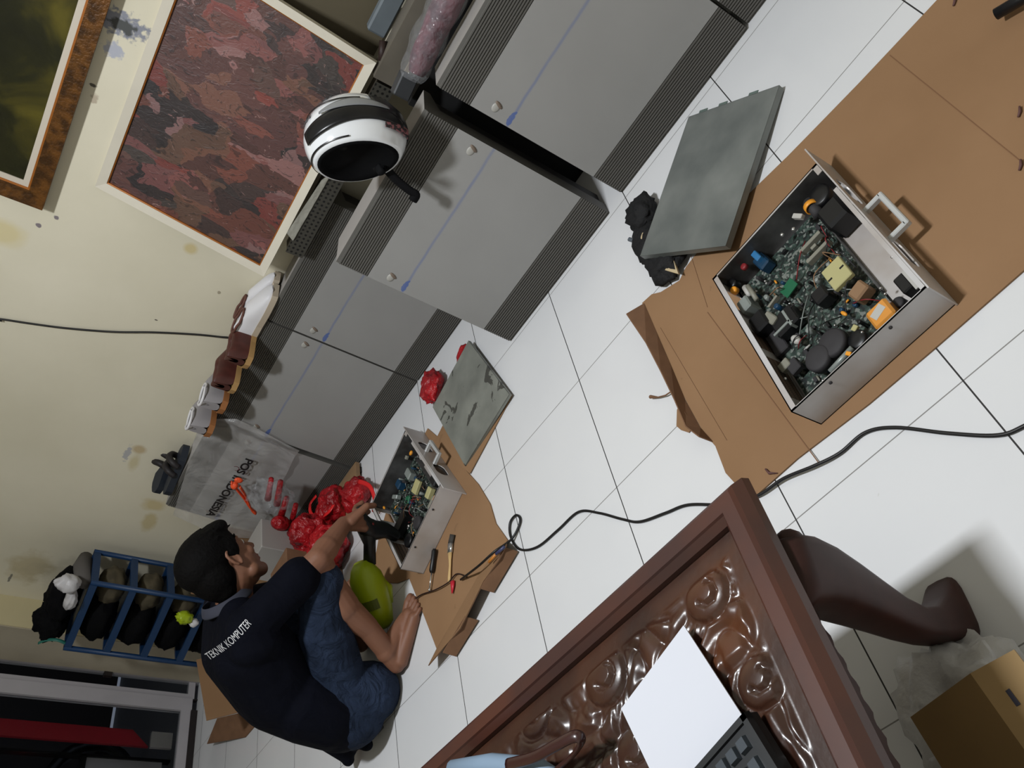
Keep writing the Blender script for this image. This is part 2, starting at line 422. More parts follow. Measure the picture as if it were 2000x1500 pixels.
def make_panel(label, grp, side_dark=True, handles=(1, 1)):
    t = thing('ribbed_cover_panel', label, 'panel', (0, 0, 0), group=grp)
    pr = panel_profile()
    m = MB(); m.use(PANEL)
    A, B = V((0, 1, 0)), V((0, 0, 1)); n = len(pr); hw = PW / 2
    r0 = [m.bm.verts.new((-hw, u, v)) for u, v in pr]; r1 = [m.bm.verts.new((hw, u, v)) for u, v in pr]
    for i in range(n):
        v0, v1 = pr[i][1], pr[(i + 1) % n][1]; u0 = pr[i][0]; zc = (v0 + v1) / 2
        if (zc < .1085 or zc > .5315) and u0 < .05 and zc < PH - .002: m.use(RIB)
        elif zc >= PH - .003: m.use(PTOP)
        else: m.use(PANEL)
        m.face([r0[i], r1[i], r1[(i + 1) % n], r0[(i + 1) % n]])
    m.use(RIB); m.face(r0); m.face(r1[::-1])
    m.build('ribbed_shell', t, local=True)
    m = MB().use(PIN); m.box2((-hw + .012, .05, .012), (hw - .012, .128, PH - .03)); m.build('inner_shade_block', t, local=True)  # dark block whose colour stands in for shade in the hollow side
    for s_, on in zip((-1, 1), handles):
        if not on: continue
        cx = s_ * (hw - .035)
        m = MB().use(SCOOP, True)
        m.ball((cx - .004, .001, .467), (.015, .004, .011), 14, 8)
        m.use(SCOOPD, True); m.ball((cx + .006, .001, .463), (.006, .005, .014), 12, 8, Euler((0, .45, 0)))
        m.build('finger_pull', t, local=True)
    return t
def pm(xc, y0, z0=0): return Matrix.Translation((xc, y0, z0)) @ Matrix.Rotation(-LEAN, 4, 'X')
GR = 'ribbed grey panels leaning along the wall'
proto = make_panel('grey ribbed panel standing forward of the row, helmet on its top edge', GR)
M1 = pm(.853, .012); proto.matrix_world = M1; MAT[proto] = M1
PR = [proto]
for xc, y0, lab in ((.288, .381, 'grey ribbed panel set back left of the helmet panel, black perforated bar on top'),
                    (-.273, .381, 'grey ribbed panel with brown and grey shoes along its top edge'),
                    (-.845, .372, 'grey ribbed panel mostly covered by the clear printed plastic sheet'),
                    (1.474, .026, 'grey ribbed panel right of the helmet panel, plastic-wrapped bundle on its top'),
                    (2.036, .04, 'grey ribbed panel cut by the top edge of the photo, last of the row')):
    PR.append(dup(proto, pm(xc, y0), lab, GR))

# ------------------------------------------------ paintings
WHITEF = mat('white_frame', (205, 198, 182), .55, var=.05); GOLD = mat('gold_frame', (104, 66, 26), .4, metal=.3, col2=(62, 38, 14), vscale=30, bump=.25, bscale=120)
LINER = mat('frame_liner', (190, 180, 165), .6); THIN = mat('frame_gilt_edge', (150, 88, 30), .4, metal=.3)
g = NG('abstract_canvas', .45)
co = g.co(); sc = g.scale(co, (1.75, 1.0, 1.0))
vb = g.nt.nodes.new('ShaderNodeMapping'); g.link(sc, vb.inputs[0]); vb.inputs['Rotation'].default_value = (0, .5, 0)
wn = g.nt.nodes.new('ShaderNodeVectorMath'); wn.operation = 'ADD'
nz = g.noise(6, 4, vb.outputs[0], out='Color'); sm = g.nt.nodes.new('ShaderNodeVectorMath'); sm.operation = 'SCALE'; g.link(nz, sm.inputs[0]); sm.inputs['Scale'].default_value = .22
g.link(vb.outputs[0], wn.inputs[0]); g.link(sm.outputs[0], wn.inputs[1]); wv = wn.outputs[0]
vc = g.voro(11, wv, 'Color'); cx_, cy_, cz_ = g.xyz(vc)
pal = g.ramp(cx_, [(0, (52, 44, 44)), (.18, (112, 66, 56)), (.3, (66, 50, 48)), (.42, (124, 78, 76)), (.54, (46, 41, 43)), (.64, (104, 76, 62)), (.74, (126, 60, 54)), (.84, (70, 62, 58)), (.93, (142, 106, 104))], 'CONSTANT')
vc2 = g.voro(5, wv, 'Color'); a_, b_, c_ = g.xyz(vc2)
pal2 = g.ramp(a_, [(0, (44, 38, 39)), (.3, (104, 64, 56)), (.5, (52, 44, 43)), (.65, (118, 74, 68)), (.85, (60, 52, 51))], 'CONSTANT')
c = g.mix(.38, pal, pal2)
ns = g.noise(26, 6, wv, 2)
c = g.mix(g.math('MULTIPLY', g.math('GREATER_THAN', ns, .60), .55), c, (36, 33, 34))
c = g.mix(g.math('MULTIPLY', g.math('GREATER_THAN', g.noise(40, 6, wv, 1), .68), .6), c, (150, 118, 112))
g.col(c); g.bump(ns, .4, .004)
CANV = g.m
g = NG('landscape_canvas', .3)
co = g.co(); n_ = g.noise(5, 6, dist=.5); n3 = g.noise(28, 6); x, y, z = g.xyz(co)
c = g.ramp(n_, [(.3, (16, 18, 8)), (.5, (46, 46, 18)), (.62, (96, 88, 28)), (.75, (130, 118, 40))])
px_ = Y(20, 130, .55)
dd = g.math('ADD', g.math('MULTIPLY', g.math('ABSOLUTE', g.math('SUBTRACT', x, px_.x)), 2.2), g.math('MULTIPLY', g.math('ABSOLUTE', g.math('SUBTRACT', z, px_.z)), 1.6))
glow = g.nt.nodes.new('ShaderNodeMapRange'); g.link(dd, glow.inputs[0]); glow.inputs[1].default_value = 0; glow.inputs[2].default_value = 1.0; glow.inputs[3].default_value = .9; glow.inputs[4].default_value = 0
c = g.mix(glow.outputs[0], g.mix(.55, c, (14, 16, 8)), g.ramp(n3, [(.35, (40, 44, 14)), (.55, (122, 116, 40)), (.7, (176, 168, 92))]))
g.col(c); g.bump(n3, .3, .004); LAND = g.m
def framed(name, label, p_bl, ux, uz, W, H, border, depth, fm, canv, liner=0, thin=0):
    """p_bl bottom left outer corner, ux along the width, uz up the (possibly leaning) canvas"""
    ux, uz = V(ux).normalized(), V(uz).normalized(); nrm = ux.cross(uz)   # towards the room
    t = thing(name, label, 'painting', p_bl)
    O = V(p_bl)
    def fr(mb, i0, i1, h0, h1):
        a = [(i0, i0), (W - i0, i0), (W - i0, H - i0), (i0, H - i0)]; b = [(i1, i1), (W - i1, i1), (W - i1, H - i1), (i1, H - i1)]
        A0 = [O + ux * u + uz * v for u, v in a]; A1 = [p + nrm * h0 for p in A0]
        B0 = [O + ux * u + uz * v for u, v in b]; B1 = [p + nrm * h1 for p in B0]
        R_ = [[mb.bm.verts.new(p) for p in q] for q in (A0, A1, B1, B0)]
        for k in range(4):
            for j in range(4): mb.face([R_[k][j], R_[k][(j + 1) % 4], R_[(k + 1) % 4][(j + 1) % 4], R_[(k + 1) % 4][j]])
    m = MB().use(fm); fr(m, 0, border, depth, depth * .75); m.build('frame', t)
    i = border
    if thin: m = MB().use(THIN); fr(m, i, i + thin, depth * .7, depth * .6); m.build('gilt_edge', t); i += thin
    if liner: m = MB().use(LINER); fr(m, i, i + liner, depth * .55, depth * .45); i += liner; m.build('liner', t)
    m = MB().use(canv); q = [O + ux * u + uz * v + nrm * depth * .35 for u, v in ((i, i), (W - i, i), (W - i, H - i), (i, H - i))]
    m.slab(q, .004, -nrm); m.build('canvas', t)
    return t
p0 = V((.205, .437, .715)); k = .27
framed('painting', 'white framed abstract painting in reds and browns leaning on the wall', p0, (1, 0, 0.0), (0, k, 1), .862, .60, .028, .022, WHITEF, CANV, thin=.004)
pb = Y(84, 408, .555); pb.y = .572
framed('painting', 'gold framed dark green landscape painting hanging at the top of the wall', pb, (1, 0, 0), (0, .02, 1), 1.0, .75, .052, .028, GOLD, LAND, liner=.018, thin=.006)
# ------------------------------------------------ cardboard on the floor
g = NG('cardboard', .8)
co = g.co(); n1 = g.noise(2.5, 5); n2 = g.noise(120, 2, g.scale(co, (1, 8, 1)))
c = g.ramp(n1, [(.3, (132, 101, 72)), (.7, (144, 112, 82))]); c = g.mix(g.math('MULTIPLY', g.math('GREATER_THAN', g.noise(14, 4), .70), .3), c, (110, 84, 60))
g.col(c); g.bump(n2, .08, .002); g.b.inputs['Specular IOR Level'].default_value = .2
CARD = g.m
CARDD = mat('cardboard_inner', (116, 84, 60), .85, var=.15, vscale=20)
CARDL = mat('cardboard_crease', (118, 84, 58), .85)
t = thing('cardboard_sheet', 'large flattened cardboard sheet under the big open metal chassis', 'cardboard', (1.6, -.8, 0))
m = MB().use(CARD)
top = [(1.10, -.395), (1.138, -.402), (1.165, -.425), (1.2, -.44), (1.228, -.452), (1.262, -.436), (1.299, -.433), (1.36, -.43), (1.43, -.438), (1.50, -.435), (1.556, -.443), (1.62, -.452), (1.70, -.46), (1.828, -.472), (1.92, -.478), (2.036, -.485), (2.6, -.50)]
low = [(2.6, -1.125), (2.0, -1.118), (1.784, -1.116), (1.60, -1.116), (1.447, -1.113), (1.268, -1.099), (1.134, -1.10), (1.118, -1.05), (1.106, -1.004), (1.112, -.93), (1.10, -.88), (1.095, -.8), (1.092, -.7), (1.09, -.55)]
m.slab([(x_, y_, .005) for x_, y_ in top + low], .004); m.build('sheet', t)
def crease(a, b, wd=.0016, z=.0056):
    a, b = V(a), V(b); m = MB().use(CARDL); m.bar((a.x, a.y, z), (b.x, b.y, z), wd, .0008); m.build('fold_crease', t)
A_ = Z(1738, 108, .005); B_ = Z(1990, 312, .005); crease(A_, B_)
A_ = Z(1382, 610, .005); B_ = Z(1600, 905, .005); crease(A_, B_, .002)
A_ = Z(1290, 640, .005); B_ = Z(1420, 860, .005); crease(A_, B_, .001)
A_ = Z(1350, 500, .005); B_ = Z(1382, 600, .005); crease(A_, B_, .0012)
m = MB().use(CARDD)
b0 = [Z(*q, .006) for q in ((1264, 594), (1290, 660), (1318, 730), (1345, 790), (1372, 835), (1392, 862))]
o0 = [Z(*q, .04) for q in ((1224, 612), (1262, 668), (1290, 722), (1318, 780), (1340, 832), (1366, 852))]
b0 = [Z(*q, .006) for q in ((1258, 592), (1283, 650), (1310, 712), (1338, 780), (1368, 835), (1392, 862))]
r = [[m.bm.verts.new(p) for p in b0], [m.bm.verts.new(p) for p in o0], [m.bm.verts.new(p + V((-.003, 0, .0))) for p in o0], [m.bm.verts.new(p + V((-.003, 0, 0))) for p in b0]]
for i in range(5):
    for k in range(4): m.face([r[k][i], r[k][i + 1], r[(k + 1) % 4][i + 1], r[(k + 1) % 4][i]])
m.face([q[0] for q in r]); m.face([q[-1] for q in r])
m.build('raised_flap', t)
m = MB().use(CARD); m.slab([Z(*q, .004) for q in ((1322, 800), (1330, 790), (1352, 835), (1345, 845), (1330, 840), (1321, 832))], .003); m.build('torn_tab', t)
m = MB().use(CARDD); m.tube([Z(*q, .01) for q in ((1318, 760), (1300, 772), (1285, 776), (1270, 775))], [.002, .002, .002, .005], 6); m.build('torn_strip', t)

t = thing('cardboard_sheet', 'smaller cardboard piece under the small open chassis and the tools', 'cardboard', (0, -.4, 0))
m = MB().use(CARD)
P = [(.03, .10), (.10, -.02), (.215, -.265), (.262, -.36), (.30, -.47)] + [tuple(Z(*q, .005).xy) for q in ((968, 1022), (992, 1056))] + [tuple(Z(*q, .005).xy) for q in ((962, 1088), (934, 1131), (907, 1178), (882, 1223), (854, 1271))] + [(-.16, -.56), (-.214, -.406), (-.30, -.37), (-.40, -.30), (-.46, -.20), (-.40, -.10), (-.30, .0)]
m.slab([(x_, y_, .005) for x_, y_ in P], .004); m.build('sheet', t)
m = MB().use(CARD)
fi = [Z(*q, .006) for q in ((990, 1056), (960, 1085), (932, 1128), (905, 1175), (880, 1220), (852, 1268))]
fo = [Z(*q, .045) for q in ((988, 1066), (975, 1092), (944, 1135), (922, 1180), (898, 1228), (836, 1300))]
r = [[m.bm.verts.new(p) for p in fi], [m.bm.verts.new(p) for p in fo], [m.bm.verts.new(p - V((0, 0, .004))) for p in fo], [m.bm.verts.new(p - V((0, 0, .002))) for p in fi]]
for i in range(5):
    for k in range(4):
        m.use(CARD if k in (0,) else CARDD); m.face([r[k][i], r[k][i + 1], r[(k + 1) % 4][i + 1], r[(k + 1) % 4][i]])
m.face([q[0] for q in r]); m.face([q[-1] for q in r]); m.build('bent_flap', t)
# two short hanging tabs of the flap, leaving the hand hole free
for a, b in (((985, 1070), (938, 1150)), ((908, 1205), (865, 1275))):
    m = MB().use(CARDD); p, q = Z(*a, .043), Z(*b, .043); dd = V((.012, -.014, -.036))
    m.slab([p, q, q + dd, p + dd], .003, (0, 1, 0)); m.build('flap_tab', t)

# ------------------------------------------------ metal covers
g = NG('galvanised_cover', .42, .25)
c = g.ramp(g.noise(6, 5), [(.3, (92, 97, 95)), (.7, (130, 133, 129))]); g.col(c); g.b.inputs['Roughness'].default_value = .45; ZINC = g.m
g = NG('dirty_cover', .5, .15)
c = g.ramp(g.noise(7, 5), [(.3, (104, 106, 100)), (.7, (138, 140, 132))]); c = g.mix(g.math('MULTIPLY', g.math('GREATER_THAN', g.noise(11, 6, dist=1), .60), .8), c, (44, 42, 38)); g.col(c); DIRTC = g.m
EDGE = mat('metal_edge_dark', (70, 68, 66), .5, metal=.4)
def cover(name, label, cs, lip, mt, group, tabs=False):
    t = thing(name, label, 'metal cover', (cs[0] + cs[2]) / 2)
    n = (cs[1] - cs[0]).cross(cs[2] - cs[1]).normalized()
    if n.z < 0: n = -n
    m = MB().use(mt); m.slab(cs, .0015, -n)
    m.build('plate', t)
    m = MB().use(mt); cen = sum(cs, V()) / 4
    for i in range(4):
        a, b = cs[i], cs[(i + 1) % 4]; inn = (cen - (a + b) / 2); inn = (inn - n * inn.dot(n)).normalized() * .0012
        m.slab([a, b, b - n * lip, a - n * lip], .0012, inn / .0012 if False else inn.normalized())
    m.build('bent_edge', t)
    if tabs:
        for f in (.22, .55, .78):
            p = cs[0].lerp(cs[1], f); d = (cs[1] - cs[0]).normalized(); out = ((cs[0] + cs[1]) / 2 - cen).normalized()
            m = MB().use(mat('cover_tab_green', (104, 118, 112), .5, metal=.3)); m.slab([p, p + d * .03, p + d * .03 + out * .008, p + out * .008], .002, -n); m.build('locking_tab', t)
    return t
cover('chassis_cover', 'large clean grey sheet metal cover propped beside the big cardboard sheet', [Z(1522, 166, .022), Z(1345, 228, .024), Z(1250, 500, .062), Z(1417, 480, .05)], .018, ZINC, None, True)
cover('chassis_cover', 'dirty stained grey metal cover by the small cardboard piece', [Z(915, 665, .03), Z(995, 770, .022), Z(908, 910, .012), Z(845, 795, .04)], .01, DIRTC, None)
t = MB().use(CARD); t.slab([Z(918, 672, .004), Z(1000, 772, .004), Z(917, 925, .0075), Z(850, 860, .0075), Z(900, 760, .005)], .003)
tag(t.build('cardboard_strip'), 'brown cardboard offcut just showing around the dirty metal cover', 'cardboard')
# black cloth thing below the big cover
RED_P = mat('red_plastic', (190, 26, 36), .3, trans=.25, ior=1.2, var=.35, vscale=18, bump=.5, bscale=30)
BLK = mat('black_fabric', (12, 12, 14), .8, bump=.4, bscale=80)
CREAM = mat('cream_plastic', (190, 172, 138), .5)
def blob(mb, c, r, seed, amp=.25, n=22, k=14, freq=3.0, flat=None):
    c = V(c); rg = []
    for i in range(k + 1):
        t_ = max(-PI / 2 + .03, min(PI / 2 - .03, -PI / 2 + PI * i / k)); row = []
        for j in range(n):
            d = V((math.cos(t_) * math.cos(2 * PI * j / n), math.cos(t_) * math.sin(2 * PI * j / n), math.sin(t_)))
            s_ = 1 + amp * noise.fractal(d * freq + V((seed, seed * 2, 0)), .9, 2.0, 4)
            p = c + V((d.x * r[0] * s_, d.y * r[1] * s_, d.z * r[2] * s_))
            if flat is not None: p.z = max(p.z, flat)
            row.append(p)
        rg.append(row)
    return mb.rings(rg)
t = thing('power_tool_bag', 'crumpled black cloth bag half hidden under the large clean metal cover', 'bag', (1.2, -.25, 0))
m = MB().use(BLK, True); blob(m, (1.235, -.15, .025), (.05, .055, .03), 3, .3, flat=.002); blob(m, (1.235, -.36, .02), (.065, .075, .024), 5, .35, flat=.002); blob(m, (1.205, -.25, .018), (.05, .09, .018), 8, .3, flat=.002); m.build('cloth', t)
m = MB().use(CREAM); m.slab([Z(*q, .03) for q in ((1255, 500), (1310, 492), (1325, 535), (1290, 525))], .006); m.box(Z(1257, 462, .03), (.022, .014, .01), Euler((0, 0, .6)), .002); m.build('cream_tag', t)
m = MB().use(mat('grey_clip', (88, 94, 100), .4)); m.bar(Z(1228, 467, .02), Z(1268, 480, .02), .012, .01, bevel=.003); m.build('clip', t)

# ------------------------------------------------ open 19 inch chassis
STEEL = mat('chassis_steel', (192, 190, 190), .42, metal=.15, col2=(168, 160, 154), vscale=5)
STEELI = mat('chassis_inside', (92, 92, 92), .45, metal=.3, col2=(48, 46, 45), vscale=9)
g = NG('circuit_board', .5)
c = g.ramp(g.noise(60, 6), [(.35, (22, 32, 30)), (.55, (44, 62, 54)), (.7, (84, 96, 88))]); v_ = g.voro(190, out='Color'); a_, b_, c_ = g.xyz(v_)
c = g.mix(g.math('MULTIPLY', g.math('GREATER_THAN', a_, .82), .8), c, (120, 124, 118)); c = g.mix(g.math('MULTIPLY', g.math('LESS_THAN', a_, .3), .8), c, (14, 14, 16))
g.col(c); PCB = g.m
PAL = dict(black=mat('comp_black', (16, 16, 18), .4), dark=mat('comp_charcoal', (44, 42, 44), .7), orange=mat('comp_orange', (226, 150, 44), .4), yellow=mat('comp_yellow', (170, 164, 116), .6), blue=mat('comp_blue', (48, 110, 158), .45),
           blued=mat('comp_dark_blue', (22, 56, 82), .4), white=mat('comp_white', (176, 174, 168), .45), grey=mat('comp_grey', (136, 142, 138), .4, metal=.2), green=mat('comp_green', (24, 92, 62), .45), brown=mat('comp_brown', (134, 104, 76), .5),
           silver=mat('comp_silver', (200, 200, 200), .22, metal=.9), red=mat('comp_red', (126, 34, 38), .5), kapton=mat('comp_kapton', (206, 138, 56), .3, coat=.5), pale=mat('comp_pale', (128, 126, 114), .5))
VENT = NG('vent_mesh', .5)
x, y, z = VENT.xyz(VENT.co())
ax_ = VENT.math('LESS_THAN', VENT.math('FRACT', VENT.math('MULTIPLY', VENT.math('ADD', x, y), 190)), .55)
VENT.col(VENT.mix(VENT.math('MULTIPLY', ax_, VENT.math('LESS_THAN', VENT.math('FRACT', VENT.math('MULTIPLY', z, 70)), .8)), (30, 26, 24), (140, 116, 98)))
def chassis(label, origin, ang, seed, named, flat_lip=False):
    """origin: back left corner on the floor, local x 0..L towards the front panel, y 0..W"""
    L_, W_, H_ = .325, .43, .088
    t = thing('electronics_chassis', label, 'chassis', (origin[0], origin[1], .006), ang)
    m = MB().use(STEEL); th = .0025
    m.box2((0, 0, 0), (L_, W_, .002)); m.box2((0, 0, 0), (L_, th, H_)); m.box2((0, W_ - th, 0), (L_, W_, H_))
    for q0, q1 in ((.0, .05), (.175, .2), (.255, .33), (.40, .43)): m.box2((0, q0, 0), (th, q1, H_))
    m.box2((0, .05, .07), (th, .43, H_)); m.box2((0, 0, 0), (th, .43, .012))
    for a, b in (((0, 0, H_ - .0015), (.014, W_, H_)), ((0, 0, H_ - .0015), (L_, .004, H_)), ((0, W_ - .006, H_ - .0015), (L_, W_, H_)), ((L_ - .009, 0, H_ - .0015), (L_, W_ * .78, H_)), ((L_ - .012, W_ - .03, H_ - .0015), (L_, W_, H_))): m.box2(a, b)
    m.build('tray', t, local=True)
    m = MB().use(VENT.m); m.box2((.001, .05, .012), (.002, .175, .07)); m.box2((.001, .2, .012), (.002, .255, .07)); m.build('vent_grille', t, local=True)
    # front panel with two oblong openings; the large unit is open behind it
    holes = [(.085, .165), (.265, .345)]; hz0, hz1 = .022, .068; rr = (hz1 - hz0) / 2; xo = L_ + .001
    y0, y1 = (-.004, .487) if flat_lip else (-.027, .457)
    m = MB().use(STEEL)
    if flat_lip: holes = [(.086, .176), (.302, .388)]
    zt = H_
    def P3(yy, zz): return V((xo, yy, zz))
    ext = V((.003, 0, 0))
    def poly(pts):
        a_ = [m.bm.verts.new(P3(*q)) for q in pts]; b_ = [m.bm.verts.new(P3(*q) + ext) for q in pts]; n_ = len(pts)
        m.face(a_); m.face(b_[::-1])
        for i in range(n_): m.face([a_[i], b_[i], b_[(i + 1) % n_], a_[(i + 1) % n_]])
    poly([(y0, 0), (y1, 0), (y1, hz0), (y0, hz0)]); poly([(y0, hz1), (y1, hz1), (y1, zt), (y0, zt)])
    edges = [y0] + [v for h in holes for v in h] + [y1]
    for k in range(0, len(edges), 2): poly([(edges[k], hz0), (edges[k + 1], hz0), (edges[k + 1], hz1), (edges[k], hz1)])
    for h0, h1 in holes:
        for sg, yy in ((1, h0), (-1, h1)):
            for zz, s2 in ((hz0, 1), (hz1, -1)):
                poly([(yy, zz)] + [(yy + sg * (rr - rr * math.sin(a)), zz + s2 * (rr - rr * math.cos(a))) for a in [PI / 2 * q / 5 for q in range(6)]])
    m.build('front_panel', t, local=True)
    fp = t.children[-1]
    if not flat_lip: m = MB().use(PAL['black']); m.box2((L_ - .003, .0, .002), (L_ - .0005, W_, .07)); m.build('front_wall', t, local=True)
    m = MB().use(mat('handle_aluminium', (190, 192, 192), .35, metal=.3)); hy0, hy1, hx = .165, .262, xo + .042
    m.bar((xo, hy0, .055), (hx, hy0, .055), .011, .014, bevel=.002); m.bar((xo, hy1, .055), (hx, hy1, .055), .011, .014, bevel=.002); m.bar((hx, hy0 - .005, .055), (hx, hy1 + .005, .055), .011, .014, bevel=.002)
    m.build('handle', fp, local=True)
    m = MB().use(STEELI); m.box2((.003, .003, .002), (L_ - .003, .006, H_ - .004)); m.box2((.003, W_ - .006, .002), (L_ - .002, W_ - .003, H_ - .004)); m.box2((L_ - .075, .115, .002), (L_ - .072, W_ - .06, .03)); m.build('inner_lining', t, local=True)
    m = MB().use(STEEL); m.box2((L_ - .072, .02, .012), (L_ - .004, W_ * .72, .014)); m.build('divider_shelf', t, local=True)
    m = MB().use(PCB); m.box2((.012, .012, .014), (L_ - .076, W_ - .02, .017)); m.build('circuit_board', t, local=True)
    for sx_ in (.09, .235): m = MB().use(PAL['dark'], True); m.cyl((sx_, .0005, .074), (sx_, -.002, .074), .0035, 10); m.build('screw', t, local=True)
    rnd = random.Random(seed)
    inv = MAT[t].inverted()
    for nm, mn, shape, px, py, h, sz, rz in named:
        c = inv @ Z(px, py, h + .006); c.z = 0
        rx_ = sz[0] / 2 if shape == 'box' else (sz[1] if shape == 'rod' else sz[0]); ry_ = sz[1] / 2 if shape == 'box' else (sz[0] / 2 if shape == 'rod' else sz[0])
        c.x = min(max(c.x, rx_ + .007), L_ - rx_ - .004); c.y = min(max(c.y, ry_ + .008), W_ - ry_ - .008)
        m = MB().use(PAL[mn], shape != 'box')
        if shape == 'box': m.box((c.x, c.y, h - sz[2] / 2), sz, Euler((0, 0, rz)), min(sz) * .12)
        elif shape == 'disc': m.lathe([(sz[0] * .3, h - sz[2]), (sz[0], h - sz[2]), (sz[0], h - .003), (sz[0] * .85, h), (sz[0] * .3, h)], (c.x, c.y, 0), n=20)
        elif shape == 'ball': m.ball((c.x, c.y, h - sz[2] / 2), (sz[0], sz[1], sz[2] / 2), rot=Euler((0, 0, rz)))
        elif shape == 'rod':
            d = V((math.cos(rz), math.sin(rz), 0)) * sz[0] / 2; cc = V((c.x, c.y, h - sz[1])); m.cyl(cc - d, cc + d, sz[1], 14)
        elif shape == 'ring':
            cc = V((c.x, c.y, h - sz[0])); d = V((math.cos(rz), math.sin(rz), 0))
            fr_ = frame(d); R0 = sz[0]; m.rings([[cc + fr_ @ V(((R0 + (sz[1] * .4 if q in (1, 2) else 0)) * math.cos(a), (R0 + (sz[1] * .4 if q in (1, 2) else 0)) * math.sin(a), (sz[1] if q in (2, 3) else -sz[1]))) for q in range(4)] for a in [2 * PI * k / 20 for k in range(20)]], cap=False, loop=True)
        o_ = m.build(nm, last if nm in ('slot_mark', 'filter_label') else t, local=True)
        if nm in ('flat_transformer', 'mains_filter'): last = o_
    # small capacitors, chips and glinting solder joints all over the board
    for k in range(84):
        px_ = rnd.uniform(.03, L_ - .09); py_ = rnd.uniform(.03, W_ - .04); kind = rnd.random()
        if kind < .4:
            r_ = rnd.uniform(.003, .0065); h_ = rnd.uniform(.010, .030)
            m = MB().use(PAL[rnd.choice(['black', 'black', 'dark', 'blued', 'grey'])], True); m.lathe([(r_, .015), (r_, .017 + h_), (r_ * .7, .0175 + h_)], (px_, py_, 0), n=12); m.build('capacitor', t, local=True)
        elif kind < .65:
            m = MB().use(PAL[rnd.choice(['black', 'dark', 'dark', 'pale'])]); m.box((px_, py_, .021), (rnd.uniform(.007, .018), rnd.uniform(.005, .009), .008), Euler((0, 0, rnd.choice((0, PI / 2))))); m.build('chip', t, local=True)
        elif kind < .85:
            a_ = rnd.choice((0, PI / 2)); m = MB().use(PAL[rnd.choice(['pale', 'brown', 'white', 'orange'])], True); d = V((math.cos(a_), math.sin(a_), 0)) * rnd.uniform(.004, .009); c = V((px_, py_, .022)); m.cyl(c - d, c + d, .0022, 8); m.build('resistor', t, local=True)
        else:
            m = MB().use(PAL['silver'], True); m.ball((px_, py_, .024), (.0035, .0035, .005)); m.build('solder_stud', t, local=True)
    for k in range(22):
        a = V((rnd.uniform(.08, L_ - .08), rnd.uniform(.13, W_ - .12), .03)); b = a + V((rnd.uniform(-.07, .07), rnd.uniform(-.07, .07), rnd.uniform(-.005, .01))); md = (a + b) / 2 + V((rnd.uniform(-.02, .02), rnd.uniform(-.02, .02), .022))
        a.x = min(a.x, .24); b.x = max(.02, min(b.x, .245)); md.x = min(md.x, .245)
        m = MB().use(PAL[rnd.choice(['black', 'brown', 'red', 'dark', 'grey'])], True); m.tube(bez([a, md, b], 6), .0012, 6); m.build('wire', t, local=True)
    return t
